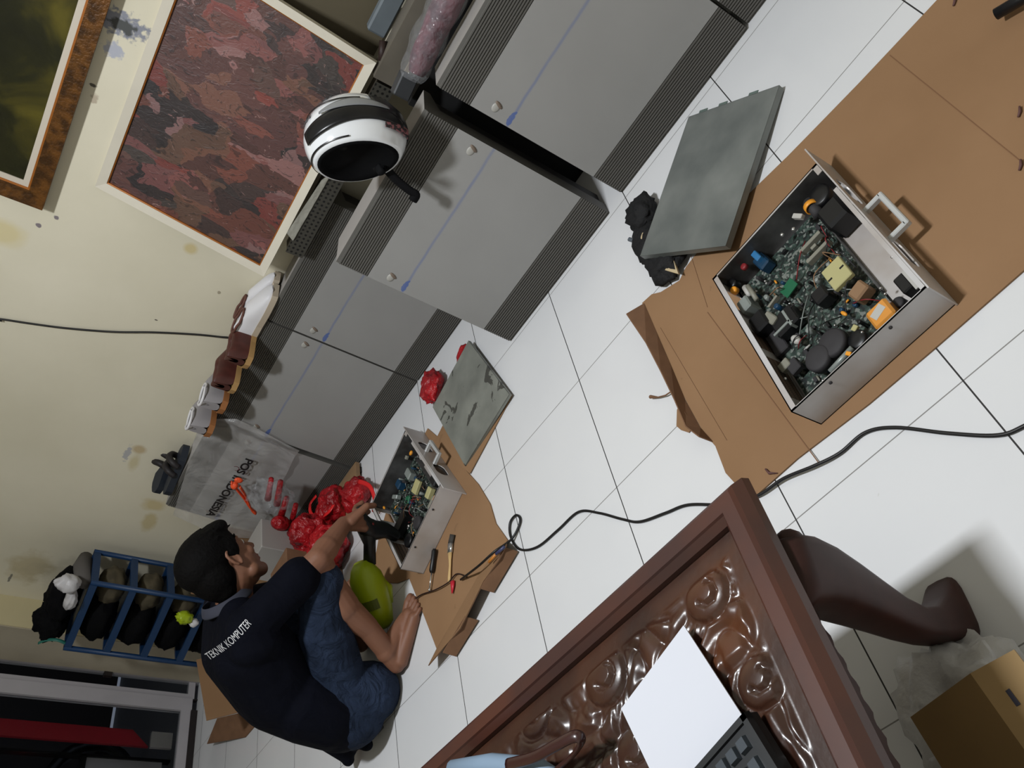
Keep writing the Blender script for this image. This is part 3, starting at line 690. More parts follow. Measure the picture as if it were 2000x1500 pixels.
BIG = [
 ('fan_hub', 'black', 'disc', 1597, 380, .07, (.026, .026, .03), 0), ('blower_motor', 'black', 'box', 1622, 412, .074, (.055, .06, .06), 0),
 ('yellow_coil', 'orange', 'ring', 1577, 399, .078, (.013, .006), PI / 2), ('motor_body', 'dark', 'rod', 1582, 402, .074, (.05, .0125), PI / 2), ('white_connector', 'white', 'box', 1556, 421, .07, (.026, .011, .012), -1.0),
 ('blue_capacitor', 'blue', 'box', 1474, 497, .06, (.014, .030, .03), 0.15), ('blue_capacitor', 'blued', 'box', 1484, 509, .048, (.028, .042, .03), 0.15), ('pink_ring', 'red', 'disc', 1444, 509, .06, (.008, .008, .01), 0),
 ('orange_capacitor', 'orange', 'disc', 1425, 572, .06, (.009, .009, .012), 0), ('round_core', 'black', 'disc', 1415, 566, .055, (.012, .012, .02), 0),
 ('fuse_bar', 'pale', 'rod', 1466, 570, .06, (.05, .0055), PI / 2), ('fuse_bar', 'white', 'rod', 1456, 567, .055, (.032, .007), PI / 2), ('metal_can', 'grey', 'box', 1440, 605, .066, (.03, .036, .04), 0),
 ('plastic_housing', 'black', 'box', 1471, 634, .062, (.04, .048, .04), 0), ('plastic_housing', 'dark', 'box', 1500, 680, .03, (.035, .07, .02), 0),
 ('heatsink', 'black', 'box', 1530, 625, .05, (.06, .05, .03), 0), ('heatsink_frame', 'grey', 'box', 1526, 640, .053, (.046, .006, .02), 0), ('heatsink_frame', 'grey', 'box', 1536, 620, .053, (.006, .046, .02), 0), ('heatsink_fins', 'pale', 'box', 1502, 620, .056, (.02, .036, .02), .3),
 ('relay', 'pale', 'box', 1508, 588, .045, (.03, .006, .012), .2), ('white_capacitor', 'white', 'ball', 1550, 661, .05, (.009, .014, .016), .3),
 ('toroid_coil', 'dark', 'disc', 1622, 668, .06, (.03, .03, .018), 0), ('toroid_coil', 'dark', 'disc', 1594, 698, .062, (.028, .028, .02), 0), ('toroid_coil', 'black', 'disc', 1672, 662, .05, (.02, .02, .018), 0),
 ('flat_transformer', 'yellow', 'box', 1633, 533, .062, (.046, .060, .012), 0), ('slot_mark', 'black', 'box', 1643, 521, .063, (.010, .004, .003), 0), ('slot_mark', 'black', 'box', 1621, 546, .063, (.010, .004, .003), 0), ('transformer_core', 'black', 'box', 1598, 574, .06, (.034, .034, .035), 0), ('transformer_core', 'brown', 'box', 1674, 566, .055, (.036, .032, .03), .2),
 ('card_slot', 'pale', 'box', 1580, 472, .05, (.058, .009, .016), 0), ('card_slot', 'pale', 'box', 1596, 490, .05, (.062, .009, .016), 0), ('card_slot', 'pale', 'box', 1588, 481, .046, (.014, .008, .01), 0),
 ('daughter_board', 'green', 'box', 1540, 562, .035, (.036, .03, .003), .2), ('mains_filter', 'kapton', 'box', 1717, 611, .078, (.046, .046, .04), 0), ('filter_label', 'white', 'box', 1714, 609, .0785, (.028, .018, .002), .3),
 ('mains_switch', 'black', 'box', 1762, 552, .07, (.022, .04, .03), 0), ('switch_plate', 'white', 'box', 1780, 543, .08, (.012, .05, .004), 0), ('round_core', 'dark', 'disc', 1752, 590, .05, (.012, .012, .02), 0),
 ('terminal_block', 'pale', 'box', 1520, 722, .05, (.026, .022, .014), .1), ('terminal_block', 'dark', 'box', 1548, 714, .048, (.026, .032, .014), .1), ('ceramic_resistor', 'grey', 'rod', 1640, 702, .06, (.06, .006), .1), ('orange_capacitor', 'orange', 'box', 1656, 690, .065, (.008, .012, .008), .6),
 ('orange_capacitor', 'orange', 'ball', 1646, 611, .045, (.004, .009, .008), .3), ('orange_capacitor', 'yellow', 'box', 1668, 640, .05, (.012, .012, .008), .4),
 ('solder_stud', 'silver', 'ball', 1547, 446, .07, (.005, .005, .008), 0), ('solder_stud', 'silver', 'ball', 1525, 457, .06, (.005, .005, .008), 0), ('solder_stud', 'silver', 'ball', 1718, 562, .06, (.003, .003, .006), 0), ('solder_stud', 'silver', 'ball', 1727, 573, .06, (.003, .003, .006), 0), ('solder_stud', 'silver', 'ball', 1682, 648, .06, (.003, .003, .006), 0), ('solder_stud', 'silver', 'ball', 1741, 501, .08, (.003, .003, .004), 0), ('solder_stud', 'silver', 'ball', 1531, 740, .06, (.004, .004, .006), 0),
]
chassis('large open electronics chassis full of components on the big cardboard sheet', (1.347, -1.077), 0, 4, BIG, True)
SML = [
 ('metal_can', 'grey', 'box', 795, 925, .05, (.03, .05, .03), 0), ('flat_transformer', 'yellow', 'box', 811, 950, .055, (.05, .04, .012), .2), ('flat_transformer', 'yellow', 'box', 835, 962, .055, (.04, .03, .02), .2), ('mains_filter', 'pale', 'box', 842, 984, .07, (.05, .04, .04), 0), ('filter_label', 'orange', 'box', 850, 978, .071, (.02, .03, .002), 0),
 ('blue_capacitor', 'blued', 'box', 776, 945, .05, (.03, .04, .03), 0), ('orange_capacitor', 'orange', 'ball', 800, 884, .05, (.010, .008, .012), 0), ('white_connector', 'pale', 'box', 792, 893, .05, (.014, .014, .01), .3), ('orange_capacitor', 'orange', 'ball', 748, 991, .05, (.005, .009, .01), 0),
 ('transformer_core', 'black', 'box', 770, 1040, .05, (.09, .05, .03), 0), ('solder_stud', 'silver', 'ball', 796, 1027, .06, (.006, .006, .009), 0), ('blower_motor', 'black', 'box', 845, 935, .06, (.04, .05, .05), 0), ('toroid_coil', 'dark', 'disc', 812, 1020, .05, (.025, .025, .02), 0), ('toroid_coil', 'black', 'disc', 795, 1055, .05, (.025, .025, .02), 0),
 ('relay', 'grey', 'box', 770, 970, .045, (.016, .04, .02), .5), ('relay', 'green', 'box', 795, 975, .04, (.03, .03, .01), .5), ('relay', 'grey', 'box', 785, 1000, .045, (.01, .03, .02), .9)]
ang = math.atan2(.39, .92)
chassis('open electronics chassis on the small cardboard piece in front of the crouching man', (-.119, -.451), ang, 11, SML)

# ------------------------------------------------ tools and cords
def flat_tube(name, label, cat, pts, r, m_, z=.004, n=8, kind=None):
    m = MB().use(m_, True); m.tube(bez([Z(px, py, zz) for px, py, zz in pts], n), r, 8); o = m.build(name); return tag(o, label, cat)
CORD = mat('black_cord', (18, 17, 18), .45)
flat_tube('extension_cable', 'long black cord looping from the small cardboard across the tiles under the table', 'cord',
          [(900, 1132, .012), (935, 1105, .05), (965, 1078, .052), (1000, 1052, .012), (1016, 1018, .006), (1008, 1006, .006), (996, 1022, .006), (998, 1050, .004), (1016, 1073, .004), (1050, 1068, .004), (1090, 1035, .004), (1130, 1000, .004), (1170, 1002, .004), (1215, 1014, .004), (1250, 1019, .004), (1300, 1002, .004), (1345, 986, .004), (1420, 985, .006), (1480, 968, .008), (1530, 935, .01), (1590, 910, .01), (1640, 885, .006), (1690, 845, .004), (1750, 835, .004), (1850, 846, .004), (1950, 850, .004), (2010, 828, .004), (2100, 790, .004)], .0036, CORD)
flat_tube('thin_wire', 'thin dark brown wire lying over the tools by the bare foot', 'wire', [(912, 1127, .012), (892, 1121, .012), (875, 1138, .014), (850, 1152, .016), (822, 1162, .014), (808, 1175, .012), (798, 1195, .01), (790, 1212, .01)], .0022, mat('dark_brown_wire', (34, 18, 18), .5))
t = thing('screwdriver', 'screwdriver with black handle and steel tip lying beside the paint brush', 'screwdriver', Z(845, 1100, .012))
m = MB().use(PAL['black'], True); a, b, c = Z(849, 1072, .018), Z(843, 1119, .016), Z(839, 1152, .014); m.tube([a, a.lerp(b, .1), a.lerp(b, .5), a.lerp(b, .9), b], [.006, .0095, .0085, .0095, .006], 10); m.build('handle', t)
m = MB().use(PAL['silver'], True); m.tube([b, c], .0028, 8); m.ball(c, .005); m.build('shaft', t)
t = thing('paint_brush', 'flat paint brush with pale wooden handle lying right of the screwdriver', 'brush', Z(880, 1090, .01))
a, b, c, d, e = Z(884, 1044, .012), Z(880, 1062, .012), Z(879, 1080, .012), Z(879, 1105, .012), Z(877, 1138, .012)
m = MB().use(mat('pale_wood', (196, 164, 112), .5), True); m.tube([c, c.lerp(d, .6), d, e.lerp(d, .3), e], [.011, .0065, .0055, .0075, .006], 10, flat=.6); m.build('handle', t)
m = MB().use(PAL['silver'], True); m.tube([b, c], [.014, .0125], 10, flat=.55); m.build('ferrule', t)
m = MB().use(mat('bristle_dark', (58, 54, 50), .8), True); m.tube([a, b], [.013, .0135], 10, flat=.55); m.build('bristles', t)
m = MB().use(mat('red_cap', (186, 36, 52), .4), True); m.tube([Z(884, 1136, .012), Z(884, 1146, .013), Z(883, 1159, .012)], [.011, .008, .003], 8, flat=.6)
tag(m.build('marker_cap'), 'small red tapered plastic piece at the end of the brush', 'cap')
t = thing('pen', 'short pen lying on the bent cardboard flap edge', 'pen', Z(970, 1080, .05))
m = MB().use(mat('pen_orange', (190, 120, 50), .4), True); m.tube([Z(955, 1098, .052), Z(969, 1082, .054)], .004, 8); m.build('barrel', t)
m = MB().use(mat('pen_blue', (58, 62, 96), .4), True); m.tube([Z(969, 1082, .054), Z(985, 1068, .054)], .0045, 8); m.build('cap', t)
flat = MB().use(PAL['black'], True); flat.tube([Z(1945, 28, .03), Z(2080, -52, .03)], .011, 14); tag(flat.build('black_rod'), 'black rod lying on the big cardboard in the top right corner', 'rod')
for q, lb in (((1992, 218), 'tiny brown twig on the big cardboard at the right edge of the photo'), ((1994, 322), 'small dark crumb on the big cardboard below the twig'), ((1865, 2), 'dark crumb at the top edge of the big cardboard')):
    m = MB().use(mat('debris_brown', (92, 62, 58), .7), True); p = Z(*q, .008); m.tube([p + V((-.008, -.006, 0)), p, p + V((.006, .008, .002))], [.002, .003, .002], 6); tag(m.build('debris_scrap'), lb, 'scrap')
m = MB().use(mat('debris_brown', (92, 62, 58), .7), True); m.tube([Z(1495, 916, .008), Z(1502, 924, .008), Z(1518, 924, .008)], [.002, .003, .001], 6); tag(m.build('debris_scrap'), 'thin brown twig on the cardboard near the table corner', 'scrap')
# ------------------------------------------------ carved coffee table
TX0, TX1, TY0, TY1, TZ = .16, 1.398, -2.05, -1.405, .48
g = NG('carved_teak', .32)
c = g.ramp(g.noise(5, 5, dist=.6), [(.3, (40, 24, 19)), (.55, (66, 39, 26)), (.75, (92, 52, 28))]); g.col(c); g.b.inputs['Coat Weight'].default_value = .35; g.b.inputs['Coat Roughness'].default_value = .15; g.bump(g.noise(55, 4), .12, .004)
TEAK = g.m
FRM = mat('frame_teak', (74, 42, 32), .36, col2=(60, 38, 34), vscale=6, coat=.25)
DTEAK = mat('dark_teak', (58, 32, 27), .5, var=.3, vscale=12, spec=.3)
t = thing('carved_table', 'low carved dark wooden table with glossy relief top and curved leg', 'table', (.8, -1.7, 0))
# frame of the top
m = MB().use(FRM)
def frame_ring(m, prof):
    R_ = []
    for ins, zz in prof: R_.append([m.bm.verts.new(p) for p in ((TX0 + ins, TY0 + ins, zz), (TX1 - ins, TY0 + ins, zz), (TX1 - ins, TY1 - ins, zz), (TX0 + ins, TY1 - ins, zz))])
    n = len(R_)
    for k in range(n):
        for j in range(4): m.face([R_[k][j], R_[k][(j + 1) % 4], R_[(k + 1) % n][(j + 1) % 4], R_[(k + 1) % n][j]])
frame_ring(m, [(.006, .478), (-.004, .462), (-.006, .448), (.01, .432), (.045, .432), (.045, .468), (.036, .478), (.034, .482), (.012, .482)])
m.build('top_frame', t)
rs = []
for q, rr in (((1376, 1162), .038), ((1178, 1322), .045), ((1040, 1392), .042), ((1480, 1330), .035), ((1320, 1480), .045), ((1240, 1470), .04)):
    p = Z(*q, .465); rs.append((p.x, p.y, rr))
def relief(x, y):
    ex = min(x - TX0 - .045, TX1 - .045 - x, TY1 - .045 - y, y - TY0 - .045)
    if ex < .028: return 0.0
    k = min(1, (ex - .028) / .01)
    p = V((x * 9, y * 9, 0)); wx = noise.noise_vector(p * .8) * .6
    f = abs(noise.noise(p * 1.5 + wx * 1.5)); f2 = abs(noise.noise(p * 3.1 + wx * 2 + V((5, 3, 1))))
    nb = noise.noise(V((x * 6.5, y * 6.5, 2.2)) + wx * .5); band = abs(math.sin(nb * 11.0)); h = .010 * band ** .6 * min(1, f * 5) + .0035 * min(1, f2 * 4) - .003
    for ox, oy, rr in rs:
        d = math.hypot((x - ox) * 1.0, (y - oy) * 1.15)
        if d < rr * 1.25:
            a = math.atan2(y - oy, x - ox)
            hh = .012 * math.sqrt(max(0, 1 - (d / rr / 1.05) ** 2)) + .003 - (.007 if abs(d / rr - .45 - .12 * math.cos(a)) < .09 and math.cos(a + 1) > -.3 else 0)
            if d > rr * 1.02: hh = .001
            w_ = 1 if d < rr * 1.15 else max(0, (1.25 * rr - d) / (.1 * rr)); h = hh * w_ + h * (1 - w_)
    return max(-.002, h) * k
m = MB().use(TEAK, True)
gx0, gx1, gy0, gy1 = TX0 + .04, TX1 - .04, TY0 + .04, TY1 - .04
m.grid(400, 200, lambda u, v: V((gx0 + (gx1 - gx0) * u, gy0 + (gy1 - gy0) * v, .457 + relief(gx0 + (gx1 - gx0) * u, gy0 + (gy1 - gy0) * v))))
m.build('carved_top', t)
m = MB().use(DTEAK); m.box2((TX0 + .04, TY0 + .04, .435), (TX1 - .04, TY1 - .04, .448)); m.build('underboard', t)
# scalloped aprons
def apron(a, b, nrm):
    m = MB().use(DTEAK); a, b = V(a), V(b); L_ = (b - a).length; d = (b - a).normalized(); pr = [(0, .44)]; k = int(L_ / .008)
    for i in range(k + 1):
        u = L_ * i / k; s_ = u / L_
        pr.append((u, .36 - .05 * (.5 - .5 * math.cos(s_ * 2 * PI)) * 0 - .028 * math.sin(s_ * PI) + .008 * abs(math.sin(u * 95))))
    pr.append((L_, .44)); m.prism(pr, d, (0, 0, 1), 0, .022, (a.x, a.y, 0), nrm); m.build('apron', t)
apron((TX1 - .05, TY1 - .06, 0), (TX1 - .05, TY0 + .06, 0), (-1, 0, 0)); apron((TX0 + .06, TY1 - .05, 0), (TX1 - .06, TY1 - .05, 0), (0, -1, 0))
apron((TX0 + .05, TY1 - .06, 0), (TX0 + .05, TY0 + .06, 0), (1, 0, 0)); apron((TX0 + .06, TY0 + .05, 0), (TX1 - .06, TY0 + .05, 0), (0, 1, 0))
def leg(cx, cy, sx, sy):
    m = MB().use(DTEAK, True); d = V((sx, sy, 0)).normalized(); s_ = V((-d.y, d.x, 0)); rg = []
    #      height, centre offset along d, half size along d, half size across
    P_ = [(.435, -.012, .050, .045), (.40, .002, .052, .046), (.36, .010, .050, .044), (.32, .010, .046, .041), (.27, .002, .040, .037), (.22, -.008, .033, .033), (.17, -.018, .027, .029), (.12, -.022, .024, .026), (.08, -.016, .026, .027), (.045, -.002, .036, .029), (.018, .012, .048, .031), (.004, .018, .055, .032), (0, .018, .053, .031)]
    for z_, o_, hd, hs in P_:
        c_ = V((cx, cy, z_)) + d * o_; row = []
        for k in range(20):
            a_ = 2 * PI * k / 20; ca, sa = math.cos(a_), math.sin(a_); e = .5
            row.append(c_ + d * hd * math.copysign(abs(ca) ** e, ca) + s_ * hs * math.copysign(abs(sa) ** e, sa))
        rg.append(row)
    m.rings(rg)
    for sg in (1, -1):   # rolled carving on the knee and the upturned toe
        m.ball(V((cx, cy, .40)) + d * .042 + s_ * .02 * sg, (.02, .02, .024)); m.ball(V((cx, cy, .352)) + d * .05 + s_ * .012 * sg, (.016, .016, .026))
    m.build('leg', t)
leg(TX1 - .035, TY1 - .122, .15, 1.0); leg(TX0 + .045, TY1 - .125, -.35, .9); leg(TX1 - .045, TY0 + .125, .35, -.9); leg(TX0 + .045, TY0 + .125, -.35, -.9)
# ------------------------------------------------ things on the table
ZT = .476
m = MB().use(mat('white_paper', (196, 198, 206), .8)); a, b, d_ = Z(1335, 1221, ZT), Z(1213, 1384, ZT), Z(1446, 1392, ZT)
c_ = b + (d_ - a) * 1.0; m.slab([a, b, b + (Z(1268, 1500, ZT) - b) * 1.6, a + (d_ - a) * 1.7], .0016)
tag(m.build('paper_sheet'), 'blank white sheet of paper lying on the carved table', 'paper')
# keyboard
k0, kr, kl = Z(1452, 1386, ZT + .02), Z(1580, 1500, ZT + .02), Z(1352, 1500, ZT + .02)
u = (kr - k0).normalized(); v_ = V((0, 0, 1)).cross(u).normalized()
if v_.dot(kl - k0) < 0: v_ = -v_
kl_n = (kl - k0).normalized()
t = thing('computer_keyboard', 'black computer keyboard on the table beside the white paper', 'keyboard', k0)
Mx = Matrix((kl_n, V((0, 0, 1)).cross(kl_n), (0, 0, 1))).transposed()
vv = V((0, 0, 1)).cross(kl_n); 
if vv.dot(u) < 0: vv = -vv
def kp(a_, b_, z_): return V((k0.x, k0.y, 0)) + kl_n.xy.to_3d() * a_ + vv.xy.to_3d() * b_ + V((0, 0, z_))
KB = mat('keyboard_black', (26, 28, 30), .4); KK = mat('keycap_slate', (58, 64, 70), .35)
m = MB().use(KB)
def kbox(mb, a0, b0, a1, b1, z0, z1, ins=0):
    lo = [kp(a0, b0, z0), kp(a1, b0, z0), kp(a1, b1, z0), kp(a0, b1, z0)]; hi = [kp(a0 + ins, b0 + ins, z1), kp(a1 - ins, b0 + ins, z1), kp(a1 - ins, b1 - ins, z1), kp(a0 + ins, b1 - ins, z1)]
    mb.rings([lo, hi])
kbox(m, 0, 0, .42, .15, ZT - .004, ZT + .016, .002); kbox(m, 0, 0, .42, .012, ZT + .01, ZT + .020, .002); kbox(m, 0, 0, .012, .15, ZT + .01, ZT + .020, .002)
m.build('case', t)
for r_ in range(5):
    for q in range(6):
        a0 = .018 + q * .0205 + (.006 if q > 3 else 0); b0 = .020 + r_ * .0215 + (.006 if r_ > 0 else 0)
        m = MB().use(KK); kbox(m, a0, b0, a0 + .017, b0 + .018, ZT + .014, ZT + .023, .002); m.build('key', t)
t = thing('strapped_case', 'pale blue case with a brown leather loop at the bottom edge of the table', 'case', Z(930, 1495, ZT))
m = MB().use(mat('pale_blue_cloth', (120, 140, 160), .6), True)
m.tube([Z(885, 1500, ZT + .02), Z(960, 1492, ZT + .022), Z(1050, 1500, ZT + .02), Z(1100, 1530, ZT + .02)], [.014, .017, .016, .014], 12); m.slab([Z(890, 1500, ZT + .02), Z(1060, 1500, ZT + .02), Z(1040, 1600, ZT + .02), Z(880, 1600, ZT + .02)], .02); m.build('cloth_body', t)
m = MB().use(mat('brown_leather', (50, 24, 22), .3, coat=.5), True)
m.tube(bez([Z(990, 1493, ZT + .045), Z(1040, 1480, ZT + .05), Z(1085, 1456, ZT + .052), Z(1122, 1438, ZT + .05), Z(1136, 1448, ZT + .04), Z(1118, 1476, ZT + .03), Z(1085, 1505, ZT + .025), Z(1060, 1530, ZT + .02)], 6), .009, 8, flat=.45); m.build('leather_loop', t)
m = MB().use(mat('chip_white', (226, 222, 214), .6)); m.slab([Z(*q, TZ + .001) for q in ((1139, 1218), (1150, 1206), (1155, 1211), (1145, 1223))], .001); tag(m.build('paper_chip'), 'tiny white paper chip on the table rim', 'scrap')
# ------------------------------------------------ box and white bag under the table edge
t = thing('cardboard_box', 'tan cardboard box with small dark print in the lower right corner', 'box', (1.33, -1.7, 0))
BOXT = mat('box_tan', (150, 122, 80), .7, var=.08); BOXD = mat('box_tan_side', (118, 92, 54), .7, var=.1)
bz = .16
top_ = [Z(*q, bz) for q in ((1895, 1315), (2030, 1408), (2110, 1330), (1978, 1338))]
a, b = Z(1895, 1315, bz), Z(2040, 1520, bz); c0 = Z(1785, 1412, bz)
ux = (b - a).normalized(); uy = V((0, 0, 1)).cross(ux)
if uy.dot(c0 - a) < 0: uy = -uy
wd = (c0 - a).dot(uy)
m = MB().use(BOXD); q_ = [a, a + ux * .26, a + ux * .26 - uy * .11, a - uy * .11]
q2 = [a, a + ux * .3, a + ux * .3 + uy * wd, a + uy * wd]
m.slab(q2, bz - .002); m.build('carton', t)
m = MB().use(BOXT); m.slab([a, a + ux * .28, a + ux * .28 - uy * .06 + V((0, 0, -.02)), a - uy * .06 + V((0, 0, -.02))], .003); m.build('open_flap', t)
m = MB(); 
pm_ = Matrix.Translation(a + ux * .06 - uy * .028 + V((0, 0, -.008))) @ Matrix((ux, -uy, (0, 0, 1))).transposed().to_4x4()
add_text(m, 'NEC', .022, pm_, mat('ink_dark', (50, 48, 60), .7), .0004) if False else m.use(mat('ink_dark', (50, 48, 60), .7))
m.box(a + ux * .05 - uy * .025 + V((0, 0, -.0075)), (.022, .006, .0012), Euler((0, 0, math.atan2(ux.y, ux.x)))); m.box(a + ux * .085 - uy * .03 + V((0, 0, -.009)), (.016, .010, .0012), Euler((0, 0, math.atan2(ux.y, ux.x) + .5)))
m.build('print_mark', t)
g = NG('thin_white_bag', .4); g.b.inputs['Base Color'].default_value = lin((205, 203, 200)); g.b.inputs['Alpha'].default_value = .62; g.bump(g.noise(16, 5), .8, .02); WBAG = g.m
m = MB().use(WBAG, True); blob(m, (1.33, -1.66, .045), (.10, .11, .055), 21, .3, 40, 24, 2.6, flat=.003); blob(m, (1.30, -1.80, .05), (.09, .12, .07), 25, .3, 40, 24, 2.6, flat=.003)
tag(m.build('plastic_bag'), 'crumpled translucent white plastic bag around the tan cardboard box', 'bag')
# ------------------------------------------------ crouching man
FV, RV = V((.6, .8, 0)), V((.8, -.6, 0))
def B(f, r, z): return FV * f + RV * r + V((0, 0, z))
def PB(px, py, c): return PL(px, py, tuple(RV), tuple(RV * c))
SKIN = mat('skin', (124, 84, 64), .55, var=.12, vscale=10)
SHIRT = NG('navy_polo', .85); SHIRT.col(SHIRT.ramp(SHIRT.noise(5, 4), [(.3, (5, 6, 13)), (.7, (9, 11, 21))])); SHIRT.bump(SHIRT.noise(14, 5, dist=.6), .5, .02); SHIRT.b.inputs['Specular IOR Level'].default_value = .08; SHIRT = SHIRT.m
JEAN = NG('blue_denim', .85); JEAN.col(JEAN.ramp(JEAN.noise(9, 5), [(.3, (20, 27, 40)), (.7, (42, 53, 74))])); JEAN.bump(JEAN.noise(16, 6, dist=1.2), .9, .03); JEAN.b.inputs['Specular IOR Level'].default_value = .1; JEAN = JEAN.m
HAIR = mat('black_hair', (7, 6, 6), .75, bump=.35, bscale=90, spec=.1)
def cap(mb, a, ra, b, rb, n=16):
    a, b = V(a), V(b); d = (b - a); L_ = d.length; d = d.normalized() if L_ > 1e-6 else V((0, 0, 1)); Mx = frame(d); rg = []
    for i in range(5):
        t_ = -PI / 2 + PI / 2 * (i + .15) / 5; rg.append([a + Mx @ V((ra * math.cos(t_) * math.cos(2 * PI * k / n), ra * math.cos(t_) * math.sin(2 * PI * k / n), ra * math.sin(t_))) for k in range(n)])
    for i in range(6):
        t_ = PI / 2 * i / 5 * .97; rg.append([b + Mx @ V((rb * math.cos(t_) * math.cos(2 * PI * k / n), rb * math.cos(t_) * math.sin(2 * PI * k / n), rb * math.sin(t_))) for k in range(n)])
    return mb.rings(rg)
def chain(mb, pts, rad):
    for i in range(len(pts) - 1): cap(mb, pts[i], rad[i], pts[i + 1], rad[i + 1])
REM = lambda v, it=4: (('REMESH', dict(mode='VOXEL', voxel_size=v, use_smooth_shade=True)), ('SMOOTH', dict(factor=.5, iterations=it)))
man = thing('person', 'man in navy polo and rolled jeans crouching barefoot, holding a green and black blower', 'person', B(-.62, 0, 0))
# joints
RK, LK = B(-.485, .175, .372), B(-.50, -.12, .315)
RA_, LA_ = B(-.695, .165, .075), B(-.67, -.15, .075)
RH, LH = B(-.875, .09, .19), B(-.875, -.09, .19)
RS, LS = B(-.69, .165, .535), B(-.66, -.165, .535)
RE = PB(622, 1092, .215); RW = PB(672, 1024, .11)
LE, LW = B(-.585, -.19, .30), B(-.53, -.06, .16)
HO = B(-.527, 0, .603); pit = math.radians(27); yaw = math.radians(22)
FH = FV * math.cos(yaw) - RV * math.sin(yaw); hr = RV * math.cos(yaw) + FV * math.sin(yaw)
hf, hu = FH * math.cos(pit) - V((0, 0, math.sin(pit))), FH * math.sin(pit) + V((0, 0, math.cos(pit)))
def H(f, r, u): return HO + hf * f + hr * r + hu * u
HM = Matrix((hf, -hr, hu)).transposed()
body = MB().use(SKIN, True)
chain(body, [B(-.89, 0, .18), B(-.885, 0, .32), B(-.76, 0, .46), B(-.70, 0, .52)], [.10, .10, .10, .08])
chain(body, [LS, RS], [.05, .05])
chain(body, [B(-.66, 0, .545), B(-.585, 0, .565), H(-.012, 0, -.04)], [.062, .056, .058])
for S_, E_, W_ in ((RS, RE, RW), (LS, LE, LW)):
    chain(body, [S_, S_.lerp(E_, .5), E_, E_.lerp(W_, .3), W_], [.052, .044, .038, .040, .027])
for Hp, K_, A_2, sg in ((RH, RK, RA_, 1), (LH, LK, LA_, -1)):
    chain(body, [Hp, K_], [.075, .056]); bk = A_2.lerp(K_, .62) - FV * .02
    chain(body, [K_, bk, A_2.lerp(K_, .3), A_2], [.052, .053, .038, .034])
    r_ = A_2.dot(RV); f_ = A_2.dot(FV)
    chain(body, [A_2, B(f_ - .035, r_, .032)], [.036, .030]); chain(body, [B(f_ - .035, r_, .032), B(f_ + .06, r_ + .004 * sg, .030), B(f_ + .125, r_, .022)], [.030, .028, .022])
    chain(body, [A_2, B(f_ + .11, r_ - .016 * sg, .026)], [.038, .024]); chain(body, [B(f_ - .02, r_ + .016 * sg, .028), B(f_ + .118, r_ + .032 * sg, .018)], [.028, .020]); chain(body, [B(f_ + .08, r_ - .02 * sg, .024), B(f_ + .125, r_ - .022 * sg, .020)], [.022, .018])
    for k, (o_, ln, tr) in enumerate(((-.036, .182, .0135), (-.013, .180, .0095), (.007, .172, .009), (.025, .162, .0085), (.042, .150, .008))):
        chain(body, [B(f_ + .115, r_ + o_ * sg, .019), B(f_ + ln - .018, r_ + o_ * 1.1 * sg, .017), B(f_ + ln, r_ + o_ * 1.15 * sg, .011)], [tr * 1.05, tr, tr * .95])
# head
body.use(SKIN, True)
body.ball(H(-.012, 0, .045), (.098, .075, .088), 24, 16, HM); body.ball(H(.018, 0, -.02), (.072, .066, .085), 24, 16, HM)
cap(body, H(.06, .0, -.088), .024, H(.02, .045, -.065), .024); cap(body, H(.06, .0, -.088), .024, H(.02, -.045, -.065), .024)
body.ball(H(.076, 0, .038), (.016, .045, .012), rot=HM)                     # brow
cap(body, H(.086, 0, .022), .007, H(.104, 0, -.018), .0115); body.ball(H(.092, .012, -.022), .009); body.ball(H(.092, -.012, -.022), .009)
body.ball(H(.078, 0, -.05), (.014, .026, .008), rot=HM); body.ball(H(.076, 0, -.062), (.013, .022, .007), rot=HM)   # lips
for s_ in (1, -1):
    body.ball(H(.070, .033 * s_, .018), .0135); body.ball(H(.062, .042 * s_, -.018), (.02, .016, .022), rot=HM)
    # ear: rim, lobe, tragus
    pts = [H(-.002 + .016 * math.cos(a), (.074 + .008 * (1 - math.cos(a)) * .6) * s_, .008 + .030 * math.sin(a)) for a in [PI * (-.45 + 1.75 * k / 10) for k in range(11)]]
    chain(body, pts, [.0055] * 11); body.ball(H(-.004, .073 * s_, .006), (.014, .005, .024), rot=HM)
# right hand gripping the tool head
GC = PB(716, 1004, .085)                                           # grip centre
def hand(body, W_, G_, axis, radius, palm_n, sg):
    """fingers curl round a bar through G_ along axis; palm_n points from the bar to the palm"""
    ax = axis.normalized(); pn = (palm_n - ax * palm_n.dot(ax)).normalized(); tn = ax.cross(pn) * sg
    K_ = [G_ + pn * (radius + .018) + ax * o_ - tn * .012 for o_ in (-.034, -.012, .010, .031)]
    for k_ in K_: chain(body, [W_, W_.lerp(k_, .55), k_], [.024, .017, .0135])
    for k_, ln, rr_ in zip(K_, (.9, 1.05, 1.0, .82), (.0098, .0102, .0098, .0088)):
        o_ = (k_ - G_).dot(ax); P_ = [k_]
        for a in (35, 85, 140): P_.append(G_ + ax * (o_ * .92) + (pn * math.cos(math.radians(a * ln)) + tn * math.sin(math.radians(a * ln))) * (radius + .011))
        chain(body, P_, [rr_ * 1.2, rr_ * 1.1, rr_, rr_ * .9])
    tb = W_.lerp(K_[0], .35) - tn * .014
    chain(body, [tb, G_ + pn * (radius * .4) - tn * (radius + .014) - ax * .042, G_ - tn * (radius + .013) - ax * .025 - pn * .02], [.019, .0125, .010])
nz_ = PB(752, 1036, .045); gax = (PB(725, 1040, .06) - PB(700, 985, .09))
hand(body, RW, GC, gax, .019, RW - GC, 1)
hand(body, LW, B(-.475, -.02, .11), FV + V((0, 0, -.3)), .018, LW - B(-.475, -.02, .11), -1)
body.build('body', man, mods=REM(.0036, 2))
